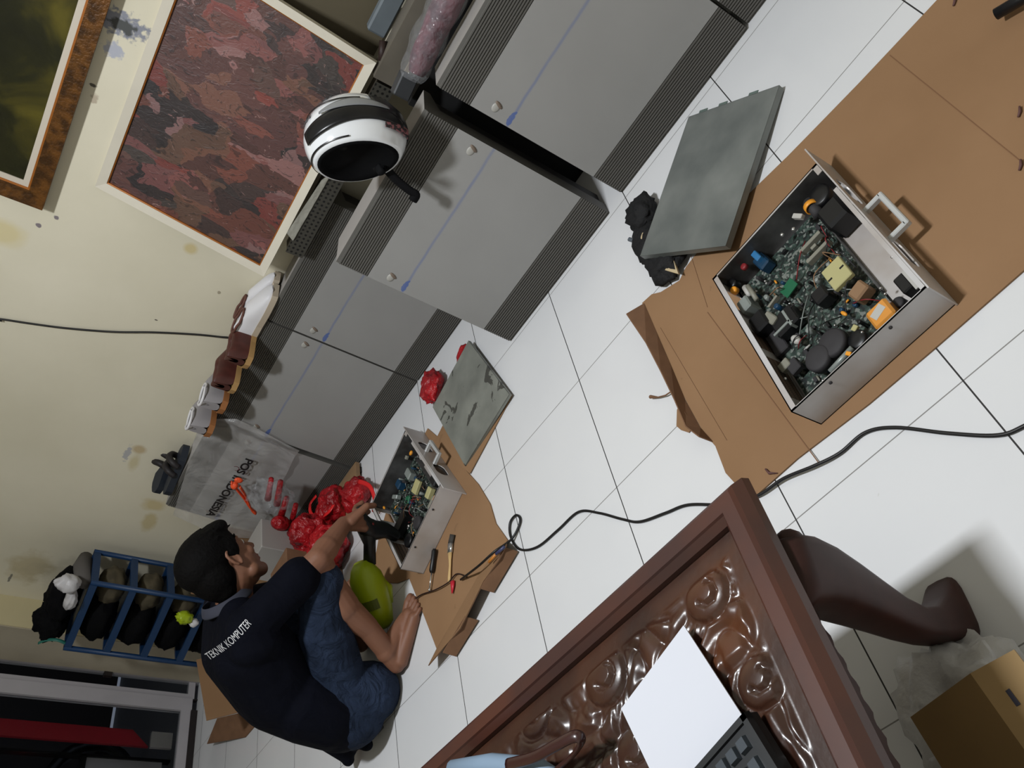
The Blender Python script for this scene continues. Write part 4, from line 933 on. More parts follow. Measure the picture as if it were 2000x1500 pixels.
# eyes, eyebrows
for s_ in (1, -1):
    m = MB().use(mat('eye_white', (200, 196, 190), .3), True); m.ball(H(.0745, .033 * s_, .016), .0105); m.use(mat('iris_dark', (24, 14, 10), .2), True); m.ball(H(.081, .033 * s_, .013), .0055)
    m.build('eye', man)
    m = MB().use(HAIR, True); m.tube([H(.083, .018 * s_, .044), H(.082, .033 * s_, .049), H(.070, .05 * s_, .044)], .0045, 8, flat=.6); m.build('eyebrow', man)
# hair
m = MB().use(HAIR, True)
m.ball(H(-.022, 0, .066), (.112, .090, .088), 30, 20, HM); m.ball(H(-.058, 0, .018), (.068, .078, .085), 24, 16, HM); m.ball(H(-.07, 0, -.03), (.04, .056, .045), 20, 12, HM)
m.ball(H(.055, 0, .098), (.055, .068, .034), 20, 12, HM); 
for s_ in (1, -1): m.ball(H(.016, .068 * s_, .045), (.035, .018, .045), 16, 10, HM); m.ball(H(.014, .074 * s_, .012), (.009, .006, .02), 10, 8, HM)
rnd = random.Random(3)
for k in range(90):
    a = rnd.uniform(0, 2 * PI); t_ = rnd.uniform(.1, 1.5); d = V((math.cos(a) * math.cos(t_), math.sin(a) * math.cos(t_), math.sin(t_)))
    p = H(-.022 + d.x * .108, d.y * .086, .066 + d.z * .084); q = H(-.022 + d.x * .108 + .03, d.y * .092, .066 + d.z * .084 - .004)
    cap(m, p, .006, q, .0035, 8)
m.build('hair', man, mods=REM(.0045, 2))
# polo shirt
sh = MB().use(SHIRT, True)
def wide(mb, f, z, half, r, f2=None): cap(mb, B(f, -half, z), r, B(f, half, z), r, 24)
def bridge(mb, sec):
    for i in range(len(sec) - 1):
        (f0, z0, h0, r0), (f1, z1, h1, r1) = sec[i], sec[i + 1]
        for k in range(7):
            t_ = k / 6; wide(mb, f0 + (f1 - f0) * t_, z0 + (z1 - z0) * t_, h0 + (h1 - h0) * t_, r0 + (r1 - r0) * t_)
bridge(sh, [(-.905, .155, .085, .125), (-.895, .25, .06, .125), (-.865, .36, .055, .128), (-.775, .465, .085, .128), (-.705, .525, .115, .078), (-.665, .55, .06, .062)])
for S_, E_ in ((RS, RE), (LS, LE)):
    chain(sh, [S_ + FV * -.03 + V((0, 0, -.02)), S_, S_.lerp(E_, .40), S_.lerp(E_, .72)], [.085, .070, .064, .066])
# loose back hem reaching almost to the floor
TIP = PB(680, 1484, -.02)
for s0, s1 in (((-.95, -.08, .12), (-1.02, -.07, .05)), ((-.95, .08, .12), (-.99, .12, .055)), ((-.95, 0, .12), None)):
    a = B(*s0); b = TIP if s1 is None else B(*s1); cap(sh, a, .075, b, .022)
HP1, HP2 = PB(768, 1372, .16), PB(738, 1424, .10)
T2 = PB(694, 1448, .04); chain(sh, [B(-.90, .10, .27), B(-.915, .11, .20)], [.115, .105]); chain(sh, [B(-.93, .05, .16), T2], [.11, .03]); chain(sh, [B(-.96, -.02, .16), TIP], [.09, .018]); chain(sh, [TIP, T2], [.014, .02])
sh.build('polo_shirt', man, mods=REM(.006, 6))
shirt_o = man.children[-1]
m = MB().use(mat('collar_grey', (46, 48, 60), .8), True)
cax = (FV * .72 + V((0, 0, .69))).normalized(); cc0 = B(-.628, 0, .582); CF = frame(cax, RV); rg = []
for k in range(28):
    a_ = 2 * PI * k / 28; o_ = CF @ V((math.cos(a_), math.sin(a_), 0)); rr_ = .066 + .006 * abs(math.cos(a_))
    rg.append([cc0 + o_ * rr_ + cax * .016, cc0 + o_ * (rr_ + .006) + cax * .017, cc0 + o_ * (rr_ + .022) - cax * .016, cc0 + o_ * (rr_ + .012) - cax * .018])
m.rings(rg, cap=False, loop=True); m.build('collar', shirt_o, mods=(SUB(2),))
# jeans
jn = MB().use(JEAN, True)
for Hp, K_ in ((RH, RK), (LH, LK)):
    e = Hp.lerp(K_, .90); chain(jn, [Hp + V((0, 0, -.03)), Hp.lerp(K_, .5), e], [.105, .088, .070]); 
    d = (K_ - Hp).normalized(); cap(jn, e - d * .030, .078, e - d * .004, .078)
bridge(jn, [(-.90, .13, .10, .118), (-.87, .19, .08, .11)]); chain(jn, [RH, PB(722, 1352, .12)], [.12, .10])
jn.build('jeans', man, mods=REM(.0055, 4))
m = MB().use(mat('black_phone_case', (14, 14, 16), .3)); m.box(PB(734, 1425, .15), (.035, .012, .05), Euler((.4, .3, .4)), .003); m.build('belt_pouch', man)
# back print, laid on the cloth
from mathutils.bvhtree import BVHTree
dg = bpy.context.evaluated_depsgraph_get(); dg.update()
ev = shirt_o.evaluated_get(dg); me_ = ev.to_mesh(); bvh = BVHTree.FromPolygons([MAT[man] @ v.co for v in me_.vertices], [p.vertices[:] for p in me_.polygons]); ev.to_mesh_clear()
me = text_mesh('TEKNIK KOMPUTER', 1.0, 0)
xs = [v.co.x for v in me.vertices]; x0, x1 = min(xs), max(xs)
m = MB().use(mat('print_silver', (190, 190, 192), .45)); vs = []
pa, pb_ = V((406, 1284)), V((487, 1214)); dv = (pb_ - pa); up_ = V((-13, -15))
# place on the cloth along its own surface, from the left shoulder blade to the right one
def cloth_pt(px, py):
    d = ray(px, py).normalized(); h = bvh.ray_cast(CAM, d)
    return (h[0] + h[1] * .0018) if h[0] is not None else None
okall = True
for v in me.vertices:
    s_ = (v.co.x - x0) / (x1 - x0); q = pa + dv * s_ + V((math.sin(s_ * PI) * 3, math.sin(s_ * PI) * 5)) + up_ * (v.co.y) * 1.15
    p = cloth_pt(q.x, q.y)
    if p is None: p = cloth_pt(q.x + 12, q.y)
    if p is None: okall = False; p = PB(q.x, q.y, 0)
    vs.append(m.bm.verts.new(p))
for p in me.polygons: m.face([vs[i] for i in p.vertices])
bpy.data.meshes.remove(me); m.build('back_print', shirt_o)
# ------------------------------------------------ the blower he holds
LIME = mat('lime_plastic', (150, 170, 22), .35); 
t = thing('hand_blower', 'lime green and black hand blower held over the small chassis', 'blower', PB(765, 1220, .05))
b0, b1 = PB(768, 1228, .05), PB(722, 1102, .055); d = b1 - b0; b0.z = max(b0.z, .05)
m = MB().use(LIME, True); m.tube([b0, b0 + d * .06, b0 + d * .25, b0 + d * .55, b0 + d * .78, b0 + d * .92, b0 + d * 1.0], [.024, .040, .052, .062, .056, .040, .022], 20); bb_ = m.build('body', t)
m = MB().use(mat('label_dark_green', (84, 96, 24), .5)); c_ = b0 + d * .42; cdir = (CAM - c_).normalized(); cdir = (cdir - d.normalized() * cdir.dot(d.normalized())).normalized(); sd = cdir.cross(d.normalized())
m.grid(4, 6, lambda u, v: c_ + d.normalized() * (u - .5) * .035 + (cdir * math.cos((v - .2) * 1.0) + sd * math.sin((v - .2) * 1.0)) * .0600); m.build('label', bb_)
m = MB().use(LIME, True); s2 = sd * .0; 
m.tube([b0 + d * .7 - cdir * .0 - sd * .03, b0 + d * .5 - sd * .055, b0 + d * .3 - sd * .045], [.018, .02, .014], 12); m.build('side_bulge', t)
n0 = b1; n1 = PB(722, 1062, .06); n2 = PB(716, 1032, .06)
m = MB().use(PAL['black'], True); m.tube([n0, n1, n2], [.022, .021, .034], 14); m.build('neck', t)
m = MB().use(PAL['black'], True); m.tube(bez([PB(698, 990, .085), PB(706, 1012, .08), PB(722, 1034, .06), nz_, PB(775, 1048, .03)], 5), [.018, .018, .018, .019, .020, .022, .025, .029, .033, .036, .037, .036, .034, .032, .030, .028, .026, .024, .022, .020, .018], 14); m.build('nozzle', t)
m = MB().use(PAL['red'], True); m.ball(PB(727, 1024, .09), (.007, .007, .007)); m.build('trigger', t)
# ------------------------------------------------ helmet on top of the panel
hc = Z(690, 270, .755)
n_ = V((-.36, -.89, -.27)).normalized(); cu = -n_; fd = V((.54, -.18, -.82)); fd = (fd - cu * fd.dot(cu)).normalized(); ld = cu.cross(fd)
hc.z = .775; hc = Z(690, 272, .772)
HX = Matrix((fd, ld, cu)).transposed()
HW = mat('helmet_white', (218, 220, 222), .12, coat=.8); HB = mat('helmet_black', (14, 14, 16), .3); HG = mat('helmet_grey', (120, 122, 124), .3, coat=.5); HP = NG('helmet_pink_print', .4)
HP.col(HP.mix(HP.math('GREATER_THAN', HP.noise(90, 4), .5), (34, 24, 26), (138, 84, 88))); HP = HP.m
def hs(az, el, off=0):
    a, e = math.radians(az), math.radians(el); rx = .132 + (.012 if math.cos(a) > 0 else 0) * math.cos(a) * (1 if el < 20 else .6)
    return hc + HX @ V(((rx + off) * math.cos(e) * math.cos(a), (.112 + off) * math.cos(e) * math.sin(a), (.122 + off) * math.sin(e)))
t = thing('motorcycle_helmet', 'white motorcycle helmet with black and pink graphics lying on the grey panel', 'helmet', hc)
m = MB().use(HW, True); N = 40
els = [88, 75, 60, 45, 30, 15, 0, -10, -18, -25, -31, -36]
rings_ = [[hs(360 * k / N, e) for k in range(N)] for e in els]; rings_ += [[hs(360 * k / N, -38, -.012) for k in range(N)]]
m.rings(rings_, cap=False); m.face([m.bm.verts.new(p) for p in rings_[0]]); m.build('shell', t)
m = MB().use(mat('helmet_lining', (9, 9, 10), .9, spec=.1), True); m.rings([[hs(360 * k / N, e, o_) for k in range(N)] for e, o_ in ((-35, -.003), (-40, -.004), (-41, -.02), (-34, -.03), (-10, -.03), (30, -.03), (70, -.03))], cap=True); m.build('lining', t)
for a_ in (60, -110): m = MB().use(mat('helmet_pad', (26, 26, 26), .9, spec=.1), True); m.ball(hs(a_, -30, -.035), (.022, .03, .03)); m.build('cheek_pad', t)
def patch(mt, az0, az1, e0f, e1f, off, nm, n=26):
    m = MB().use(mt, True); m.grid(n, 5, lambda u, v: hs(az0 + (az1 - az0) * u, e0f(u) + (e1f(u) - e0f(u)) * v, off)); m.build(nm, t, mods=(SOL(.002, 1),))
patch(HB, -58, 58, lambda u: -6, lambda u: 34 - 6 * abs(u - .5), .003, 'visor')
sd_ = 1 if ld.dot(V((.67, .68, .29))) > 0 else -1
patch(HB, sd_ * 20, sd_ * 150, lambda u: -14 + 4 * math.sin(u * 5), lambda u: -2 + 16 * math.sin(u * PI) * (1 - u * .5), .0035, 'black_graphic')
patch(HG, sd_ * 40, sd_ * 120, lambda u: 8, lambda u: 11 + 10 * math.sin(u * PI), .005, 'grey_graphic')
patch(HP, sd_ * 8, sd_ * 48, lambda u: -18, lambda u: -6 - 6 * u, .006, 'pink_graphic')
patch(HB, sd_ * 90, sd_ * 200, lambda u: -30, lambda u: -28.2, .0015, 'edge_line')
patch(HB, sd_ * 70, sd_ * 175, lambda u: 24 + 6 * u, lambda u: 26 + 6 * u, .0015, 'edge_line')
for a_, e_ in ((118, 42), (124, 46), (131, 47), (137, 45), (128, 40), (112, 47), (140, 18), (146, 17), (151, 19), (157, 18)):
    m = MB().use(mat('logo_grey', (70, 74, 78), .4), True); a_ *= sd_; m.grid(2, 2, lambda u, v: hs(a_ + (u - .5) * 4, e_ + (v - .5) * 5, .0015)); m.build('logo_mark', t, mods=(SOL(.001, 1),))
m = MB().use(mat('strap_black', (10, 10, 12), .8, spec=.15), True); s0 = hs(170, -45, -.03)
sp = [PL(735, 305, tuple(_f), tuple(hc - V((0, .08, 0)))), PL(748, 325, (0, 1, 0), (0, .02, 0)), PL(775, 352, (0, 1, -.1), (0, -.045, 0)), PL(800, 372, (0, 1, -.1), (0, -.05, 0)), PL(812, 380, (0, 1, -.1), (0, -.052, 0)), PL(806, 392, (0, 1, -.1), (0, -.052, 0))]
m.tube(bez([hc - cu * .075 + V((.02, -.01, -.05)), hc - cu * .09 + V((.02, -.01, -.06))] + sp[1:], 6), .013, 8, flat=.5); m.build('chin_strap', t)

# ------------------------------------------------ shoes
def loft_shoe(name, label, mtx, up, sole, inner, L_=.27, W_=.095, H_=.085, low=False, heel_t=.022, group=None, lace=None, collar=None):
    t = thing(name, label, 'shoe', mtx=mtx, group=group)
    def wid(s_): return W_ / 2 * (.62 + .25 * math.sin(min(1, s_ / .3) * PI / 2) + .2 * math.sin(max(0, (s_ - .35)) / .65 * PI)) * (1 if s_ < .93 else 1 - (s_ - .93) * 6)
    m = MB().use(sole, True); out = []
    for k in range(21): s_ = k / 20; out.append((L_ * s_, wid(s_) * (math.sqrt(max(0, 1 - ((.06 - s_) / .06) ** 2)) if s_ < .06 else 1)))
    pr = out + [(x_, -y_) for x_, y_ in out[::-1]][1:-1]
    m.use(sole, False); lo = [m.bm.verts.new((x_, y_ * .96, 0)) for x_, y_ in pr]; md = [m.bm.verts.new((x_, y_ * 1.04, heel_t)) for x_, y_ in pr]
    m.face(lo[::-1]); m.face(md)
    for i in range(len(pr)): m.face([lo[i], lo[(i + 1) % len(pr)], md[(i + 1) % len(pr)], md[i]])
    m.build('sole', t, local=True)
    m = MB().use(up, True); rg = []
    for k in range(15):
        s_ = k / 14; x_ = L_ * (.012 + .975 * s_); w_ = max(.004, wid(s_) * (.97 if .02 < s_ < .97 else .6))
        h = H_ * (1 if s_ < .12 else (.92 if s_ < .4 else max(.16, .92 - (s_ - .4) * 1.15))); 
        if s_ > .9: h *= max(.4, 1 - (s_ - .9) * 4)
        if low: h = min(h, .045)
        open_ = s_ < .48
        row = []
        for j in range(13):
            a = PI * j / 12; y_ = w_ * math.cos(a); z_ = heel_t + (h - heel_t * .3) * math.sin(a) ** .7
            if open_ and 3 < j < 9: z_ = heel_t + (h - heel_t * .3) * (.93 - .55 * (1 - abs(j - 6) / 3))
            row.append(V((x_, y_, z_)))
        rg.append(row)
    m.rings(rg, closed_ring=False, cap=False); m.face([m.bm.verts.new(p) for p in rg[0]]); m.face([m.bm.verts.new(p) for p in rg[-1]]); m.build('upper', t, local=True, mods=(SUB(1),))
    m = MB().use(inner, True); m.ball((L_ * .23, 0, H_ * .62 if not low else .035), (L_ * .19, W_ * .30, .012)); m.build('insole', t, local=True)
    if collar: m = MB().use(collar, True); m.tube([(L_ * (.23 + .22 * math.cos(a)), W_ * .37 * math.sin(a), H_ * (.98 if math.cos(a) < 0 else .93)) for a in [2 * PI * k / 20 for k in range(21)]], .005, 8); m.build('collar', t, local=True)
    if lace:
        for q in range(3): m = MB().use(lace, True); x_ = L_ * (.52 + .06 * q); m.tube([(x_, -W_ * .2, H_ * (.78 - .1 * q)), (x_, 0, H_ * (.92 - .1 * q)), (x_, W_ * .2, H_ * (.78 - .1 * q))], .0025, 6); m.build('lace', t, local=True)
    return t
WHL = mat('white_leather', (208, 206, 208), .5); WHS = mat('white_sole', (186, 172, 152), .6); BRI = mat('brown_inner', (92, 58, 48), .7)
BRL = mat('brown_leather_shoe', (78, 40, 34), .45, var=.25, vscale=30); TANS = mat('tan_sole', (168, 132, 84), .6); GRL = mat('grey_leather_shoe', (142, 138, 140), .5); DRK = mat('dark_inner', (18, 18, 20), .8); ORS = mat('orange_sole', (150, 98, 56), .6)
NVY = mat('navy_rubber', (28, 34, 44), .6)
TOPZ = .634
def shm(x_, y_, z_, rz, rx=0, ry=0): return Matrix.Translation((x_, y_, z_)) @ Euler((rx, ry, rz)).to_matrix().to_4x4()
a = Z(494, 668, TOPZ); b = Z(536, 548, TOPZ + .01)
d = (b - a); rz = math.atan2(d.y, d.x)
a2 = V((-.075, .462, 0))
loft_shoe('sneaker', 'white low sneaker with pale sole lying along the panel edge', shm(-.118, .472, TOPZ, .04), WHL, WHS, BRI, L_=.252, collar=BRI, lace=WHL, group=None)
loft_shoe('sneaker', 'second white sneaker behind the first, only its brown collar showing', shm(-.105, .543, TOPZ, .04), WHL, WHS, BRI, L_=.25, W_=.06, collar=BRI)
for (qx, qy), lab in (((452, 700), 'brown leather shoe right after the white sneaker, sole towards the room'), ((432, 752), 'brown leather shoe between the other brown one and the grey pair')):
    p = Y(qx, qy, .345); loft_shoe('leather_shoe', lab, shm(p.x, .335, TOPZ, PI / 2 - .1), BRL, TANS, BRI, L_=.235, W_=.10, H_=.10, heel_t=.02)
for (qx, qy), lab in (((405, 788), 'grey slip-on shoe next to the brown pair on the panel edge'), ((392, 838), 'grey slip-on shoe at the end of the row beside the plastic sheet')):
    p = Y(qx, qy, .345); loft_shoe('slip_on_shoe', lab, shm(p.x, .335, TOPZ, PI / 2 + .05), GRL, ORS, DRK, L_=.235, W_=.10, H_=.095, collar=WHL)
def sandal(label, mtx):
    t = thing('sandal', label, 'sandal', mtx=mtx)
    m = MB().use(NVY, True); L_ = .25
    out = [(L_ * k / 14, .042 * (math.sin(min(1, (k + .6) / 3) * PI / 2) if k < 3 else (1 if k < 11 else max(.15, math.cos((k - 10.5) / 3.8 * PI / 2))))) for k in range(15)]
    m.use(NVY, False).prism(out + [(x_, -y_) for x_, y_ in out[::-1]], (1, 0, 0), (0, 1, 0), 0, .028); m.build('sole', t, local=True)
    m = MB().use(mat('dark_strap', (30, 26, 28), .6), True)
    for x0_ in (.12, .165): m.tube(bez([(x0_, -.043, .02), (x0_ + .01, -.034, .048), (x0_ + .012, 0, .062), (x0_ + .01, .034, .048), (x0_, .043, .02)], 4), .014, 8)
    m.build('strap', t, local=True)
sandal('dark blue sandal lying nearest the plastic sheet on the last covered panel', shm(-1.06, .45, .636, .3)); sandal('black sandal behind and left of the blue one on the covered panel', shm(-1.13, .50, .664, .75, .2))

# ------------------------------------------------ things on and behind the panels
t = thing('perforated_metal_bar', 'black perforated metal bar with brown top lying under the white framed painting', 'metal bar', (.6, .45, .64))
g = NG('perforated_black', .5); x, y, z = g.xyz(g.co('Object'))
hx_ = g.math('SUBTRACT', g.math('FRACT', g.math('MULTIPLY', x, 62)), .5); hz_ = g.math('SUBTRACT', g.math('FRACT', g.math('MULTIPLY', z, 62)), .5)
g.col(g.mix(g.math('LESS_THAN', g.math('ADD', g.math('MULTIPLY', hx_, hx_), g.math('MULTIPLY', hz_, hz_)), .07), (58, 56, 50), (8, 8, 8)))
bx0 = .34
m = MB().use(g.m); m.box2((bx0, .405, .637), (1.02, .410, .697)); m.build('perforated_face', t)
m = MB().use(mat('bar_brown', (62, 56, 48), .55, var=.2)); m.box2((bx0, .41, .637), (1.02, .475, .694)); m.build('channel', t)
t = thing('metal_beam', 'long grey brown metal beam behind the right hand panels below the painting corner', 'metal beam', (1.6, .44, .5))
m = MB().use(mat('beam_grey', (104, 98, 88), .5, var=.18, vscale=9)); m.box2((1.03, .40, .632), (2.5, .475, .712)); m.build('web', t); m = MB().use(mat('beam_edge', (140, 126, 106), .5)); m.box2((1.03, .392, .628), (2.5, .402, .642)); m.build('lower_edge', t)
m = MB().use(mat('void_black', (12, 12, 13), .8)); m.box2((1.04, .30, .0), (2.5, .39, .610)); tag(m.build('gap_filler'), 'black crate added to darken the gap behind the right hand grey panels', 'filler')  # added black block, makes the gap behind the panels read as dark
m = MB().use(mat('blue_grey_plastic', (96, 104, 110), .5, var=.15), False); p = Z(720, 30, .70); m.box((1.27, .50, .745), (.30, .04, .06), bevel=.006); tag(m.build('plastic_case'), 'blue grey plastic case on the metal beam right of the painting', 'case')
m = MB().use(mat('olive_board', (88, 80, 62), .7)); m.slab([V((1.03, .572, .70)), V((1.20, .572, .70)), V((1.20, .576, 1.25)), V((1.03, .576, 1.25))], .006, (0, 1, 0)); tag(m.build('backing_board'), 'dull olive board against the wall right of the white framed painting', 'board')
m = MB().use(mat('dark_wood_peg', (40, 24, 20), .6), True); a = V((1.075, .43, .705)); m.tube([a, a + V((.05, .02, .02))], .012, 8); tag(m.build('wooden_peg'), 'dark round peg at the lower right corner of the painting', 'peg')
m = MB().use(mat('cream_cap', (196, 176, 130), .5), True); m.ball(Z(735, 72, .705), (.014, .010, .010)); tag(m.build('cream_knob'), 'small cream knob at the painting corner', 'knob')
m = MB().use(WFILM := mat('frosted_film', (150, 148, 138), .45, bump=.6, bscale=30), True); q4 = [Y(648, 338, .403), Y(628, 352, .403), Y(560, 455, .403), Y(572, 470, .403)]
m.grid(16, 5, lambda u, v: (q4[1].lerp(q4[2], u)).lerp(q4[0].lerp(q4[3], u), v) + V((0, -.006 * abs(noise.noise(V((u * 9, v * 4, 3)))) - .001, 0)))
m.grid(2, 2, lambda u, v: (q4[1].lerp(q4[2], u)).lerp(q4[0].lerp(q4[3], u), v) + V((0, .001, 0))); tag(m.build('plastic_film'), 'frosted plastic film strip between the white framed painting and the perforated bar', 'plastic film')
# plastic wrapped bundle
t = thing('wrapped_bundle', 'maroon bundle wrapped in shiny clear plastic on top of the right panel', 'bundle', (1.35, .2, .66))
m = MB().use(mat('maroon_cloth', (96, 38, 52), .6, col2=(64, 24, 36), vscale=24, bump=.5, bscale=30), True)
pts = [V((1.17, .185, .668)), V((1.25, .2, .674)), V((1.36, .205, .68)), V((1.5, .2, .68)), V((1.7, .2, .68))]
m.tube(bez(pts, 5), [.022 + .006 * math.sin(k * .5) ** 2 + min(k, 6) * .002 for k in range(21)], 14); m.build('cloth', t)
g = NG('clear_wrap', .08); g.b.inputs['Base Color'].default_value = (.5, .52, .55, 1); g.b.inputs['Alpha'].default_value = .16; g.b.inputs['Specular IOR Level'].default_value = 1.0; g.bump(g.noise(24, 4), 1.0, .03); WRAP = g.m
m = MB().use(WRAP, True); m.tube(bez([p + V((-.02, 0, .004)) for p in pts], 5), [.030 + .008 * abs(math.sin(k * .7)) + min(k, 6) * .002 for k in range(21)], 18); m.build('plastic_wrap', t)
m = MB().use(mat('slate_box', (50, 52, 55), .5)); m.box((1.10, .26, .66), (.07, .05, .05), Euler((0, 0, .3)), .004); tag(m.build('small_box'), 'small slate grey box in the dark gap beside the helmet', 'box')
m = MB().use(CORD, True); m.tube(bez([V((-.60, .574, 2.4)), V((-.53, .574, 1.9)), Y(-20, 622, .572), Y(0, 623, .573), Y(60, 632, .573), Y(130, 641, .573), Y(220, 648, .573), Y(300, 649, .573), Y(380, 653, .573), Y(430, 658, .572), Y(452, 661, .57), V((-.24, .55, .66))], 6), .0038, 8)
tag(m.build('wall_cable'), 'thin black cable hanging down the cream wall to the shoes', 'cable')

# ------------------------------------------------ printed plastic sheet, bags and boards left of the panels
g = NG('cloudy_plastic_sheet', .3); g.b.inputs['Base Color'].default_value = lin((186, 184, 182)); g.b.inputs['Alpha'].default_value = .42; g.bump(g.noise(7, 5, dist=.5), .8, .03); SHEET = g.m
def yp(px, py, off): return PL(px, py, (0, 1, -.102), (0, .372 - off, 0))
t = thing('plastic_sheet', 'cloudy printed plastic sheet draped over the left end panel', 'plastic sheet', (-.85, .36, .3))
grid_ = [[(338, 1006), (352, 958), (368, 905), (378, 862), (388, 835), (412, 818)],
         [(372, 1022), (392, 968), (412, 912), (428, 868), (446, 836), (462, 818)],
         [(412, 1040), (432, 985), (452, 930), (472, 886), (490, 850), (504, 838)],
         [(455, 1050), (476, 1000), (496, 948), (516, 905), (534, 872), (548, 862)],
         [(500, 1052), (520, 1010), (540, 962), (560, 925), (575, 893), (585, 880)]]
def gs(u, v):
    a = u * 4; b = v * 5; i = min(3, int(a)); j = min(4, int(b)); fu, fv = a - i, b - j
    q = [(1 - fu) * (1 - fv), fu * (1 - fv), (1 - fu) * fv, fu * fv]; c = [grid_[i][j], grid_[i + 1][j], grid_[i][j + 1], grid_[i + 1][j + 1]]
    px_ = sum(w_ * p[0] for w_, p in zip(q, c)); py_ = sum(w_ * p[1] for w_, p in zip(q, c))
    return yp(px_, py_, .018 + .012 * noise.noise(V((u * 5, v * 5, 1))) + .004 * math.sin(v * 40 + u * 9))
m = MB().use(SHEET, True); m.grid(50, 60, gs); m.build('sheet', t)
INK = mat('print_black', (20, 16, 18), .6)
a, b = yp(484, 902, .034), yp(412, 1003, .034); xd = (b - a).normalized(); nn = V((0, -1, .102)).normalized(); yd = nn.cross(xd)
Mt = Matrix((xd, yd, nn)).transposed()
m = MB(); c_ = (a + b) / 2; me = text_mesh('POS INDONESIA', .042, .0003, 1.0, .0006); wx_ = max(v.co.x for v in me.vertices) - min(v.co.x for v in me.vertices); bpy.data.meshes.remove(me)
sc_ = (b - a).length / wx_
add_text(m, 'POS INDONESIA', .046, Matrix.Translation(c_) @ Mt.to_4x4() @ Matrix.Diagonal((sc_, 1.0, 1, 1)), INK, .0003, bold=.0016); m.build('printed_lettering', t)
m = MB().use(mat('print_maroon', (96, 36, 46), .6), True); rc = yp(461, 915, .034); m.rings([[rc + Mt @ V(((.011 + (.0025 if j in (1, 2) else 0)) * math.cos(a), (.011 + (.0025 if j in (1, 2) else 0)) * math.sin(a), .0006 if j > 1 else 0)) for j in range(4)] for a in [2 * PI * k / 24 * .8 for k in range(21)]], cap=False); m.build('printed_emblem', t)
t = thing('plank_platform', 'low wooden plank platform on the floor at the foot of the plastic sheet', 'platform', (-.75, .3, 0))
PLK = mat('plank_wood', (140, 112, 82), .7, var=.18, vscale=12)
xs_ = [Z(697, 925, .03).x - .002, Z(655, 915, .03).x, Z(612, 920, .03).x, -.92, -1.05]
for k in range(4): m = MB().use(PLK); m.box2((xs_[k] - .003, .10, .012), (xs_[k + 1] + .003, .368, .030)); m.build('board', t)
m = MB().use(mat('plank_dark', (30, 22, 16), .8)); m.box2((xs_[0] - .006, .12, .0), (-1.04, .15, .012)); m.box2((xs_[0] - .006, .32, .0), (-1.04, .35, .012)); m.build('cross_batten', t)
g = NG('red_plastic_bag', .28); g.col(g.ramp(g.noise(9, 4), [(.35, (120, 8, 18)), (.6, (178, 20, 30))])); g.b.inputs['Transmission Weight'].default_value = .0; g.b.inputs['Alpha'].default_value = .9; g.bump(g.noise(22, 5), 1.0, .03); REDB = g.m
ORG = mat('orange_plastic', (232, 84, 44), .3, bump=.5)
def redbag(label, parts, loops=()):
    t = thing('plastic_bag', label, 'bag', parts[0][0])
    for c_, r_, sd in parts: m = MB().use(REDB, True); blob(m, c_, r_, sd, .30, 44, 30, 1.6, flat=.004); m.build('bag_body', t)
    for L_ in loops: m = MB().use(mat('red_handle', (206, 32, 34), .3), True); m.tube(bez(L_, 6), .010, 8, flat=.35); m.build('handle', t)
    return t
c1 = Z(695, 965, .05); c2 = Z(650, 985, .07); c3 = Z(612, 1045, .10); c4 = Z(640, 1070, .08)
redbag('red plastic bag with a loop handle between the plastic sheet and the small chassis', [(c1, (.075, .07, .05), 2), (c2, (.08, .075, .065), 4)], [[Z(*q) for q in ((618, 968, .11), (606, 985, .12), (608, 1004, .12), (624, 1010, .11), (642, 1000, .10), (652, 985, .09))], [Z(*q) for q in ((700, 940, .08), (722, 950, .07), (732, 978, .05), (730, 1000, .03))]])
redbag('lower red plastic bag beside the forearm of the crouching man', [(c3, (.10, .09, .095), 7), (c4, (.10, .08, .08), 9), (Z(578, 1065, .10), (.085, .08, .08), 12)])
def YB(px, py, y_=.27): return PL(px, py, (0, 1, 0), (0, y_, 0))
t = thing('clear_bag', 'clear plastic bag with red items tied with an orange strip', 'bag', YB(525, 965))
m = MB().use(WRAP, True); blob(m, YB(528, 968, .26), (.085, .06, .085), 15, .35, 40, 26, 2.4); m.build('clear_film', t)
for a_, b_, r_ in (((530, 935), (523, 975), .013), ((548, 940), (541, 985), .014), ((560, 972), (545, 1020), .015), ((578, 985), (566, 1035), .013)):
    m = MB().use(REDB, True); m.tube([YB(*a_), YB(*b_)], [r_ * .8, r_ * 1.1], 10); m.build('red_item', t)
m = MB().use(REDB, True); m.ball(YB(548, 1022, .24), (.035, .035, .042)); m.build('red_item', t)
m = MB().use(ORG, True); m.tube(bez([YB(*q, .33) for q in ((452, 942), (462, 955), (476, 972), (488, 990), (500, 1002), (492, 996), (478, 965), (468, 950))], 5), .010, 8, flat=.4); m.ball(YB(458, 948, .33), (.018, .018, .016)); m.ball(YB(466, 938, .33), (.014, .010, .018)); m.build('orange_tie', t)
c5 = Z(853, 735, .03)
redbag('red plastic bag pinned under the dirty metal cover', [(V((.14, .21, .035)), (.055, .075, .035), 19), (V((.335, .20, .014)), (.035, .04, .012), 23)])
# low grey box and small carton behind the man's head
m = MB().use(PTOP); m.box((-.95, .17, .15), (.20, .16, .30), Euler((0, 0, .1)), .004); tag(m.build('grey_box'), 'plain grey box behind the head of the crouching man', 'box')
m = MB().use(CARDD); m.box((-.80, -.04, .12), (.16, .12, .24), Euler((0, 0, .15)), .002); tag(m.build('carton'), 'brown carton partly hidden behind the face of the crouching man', 'box')
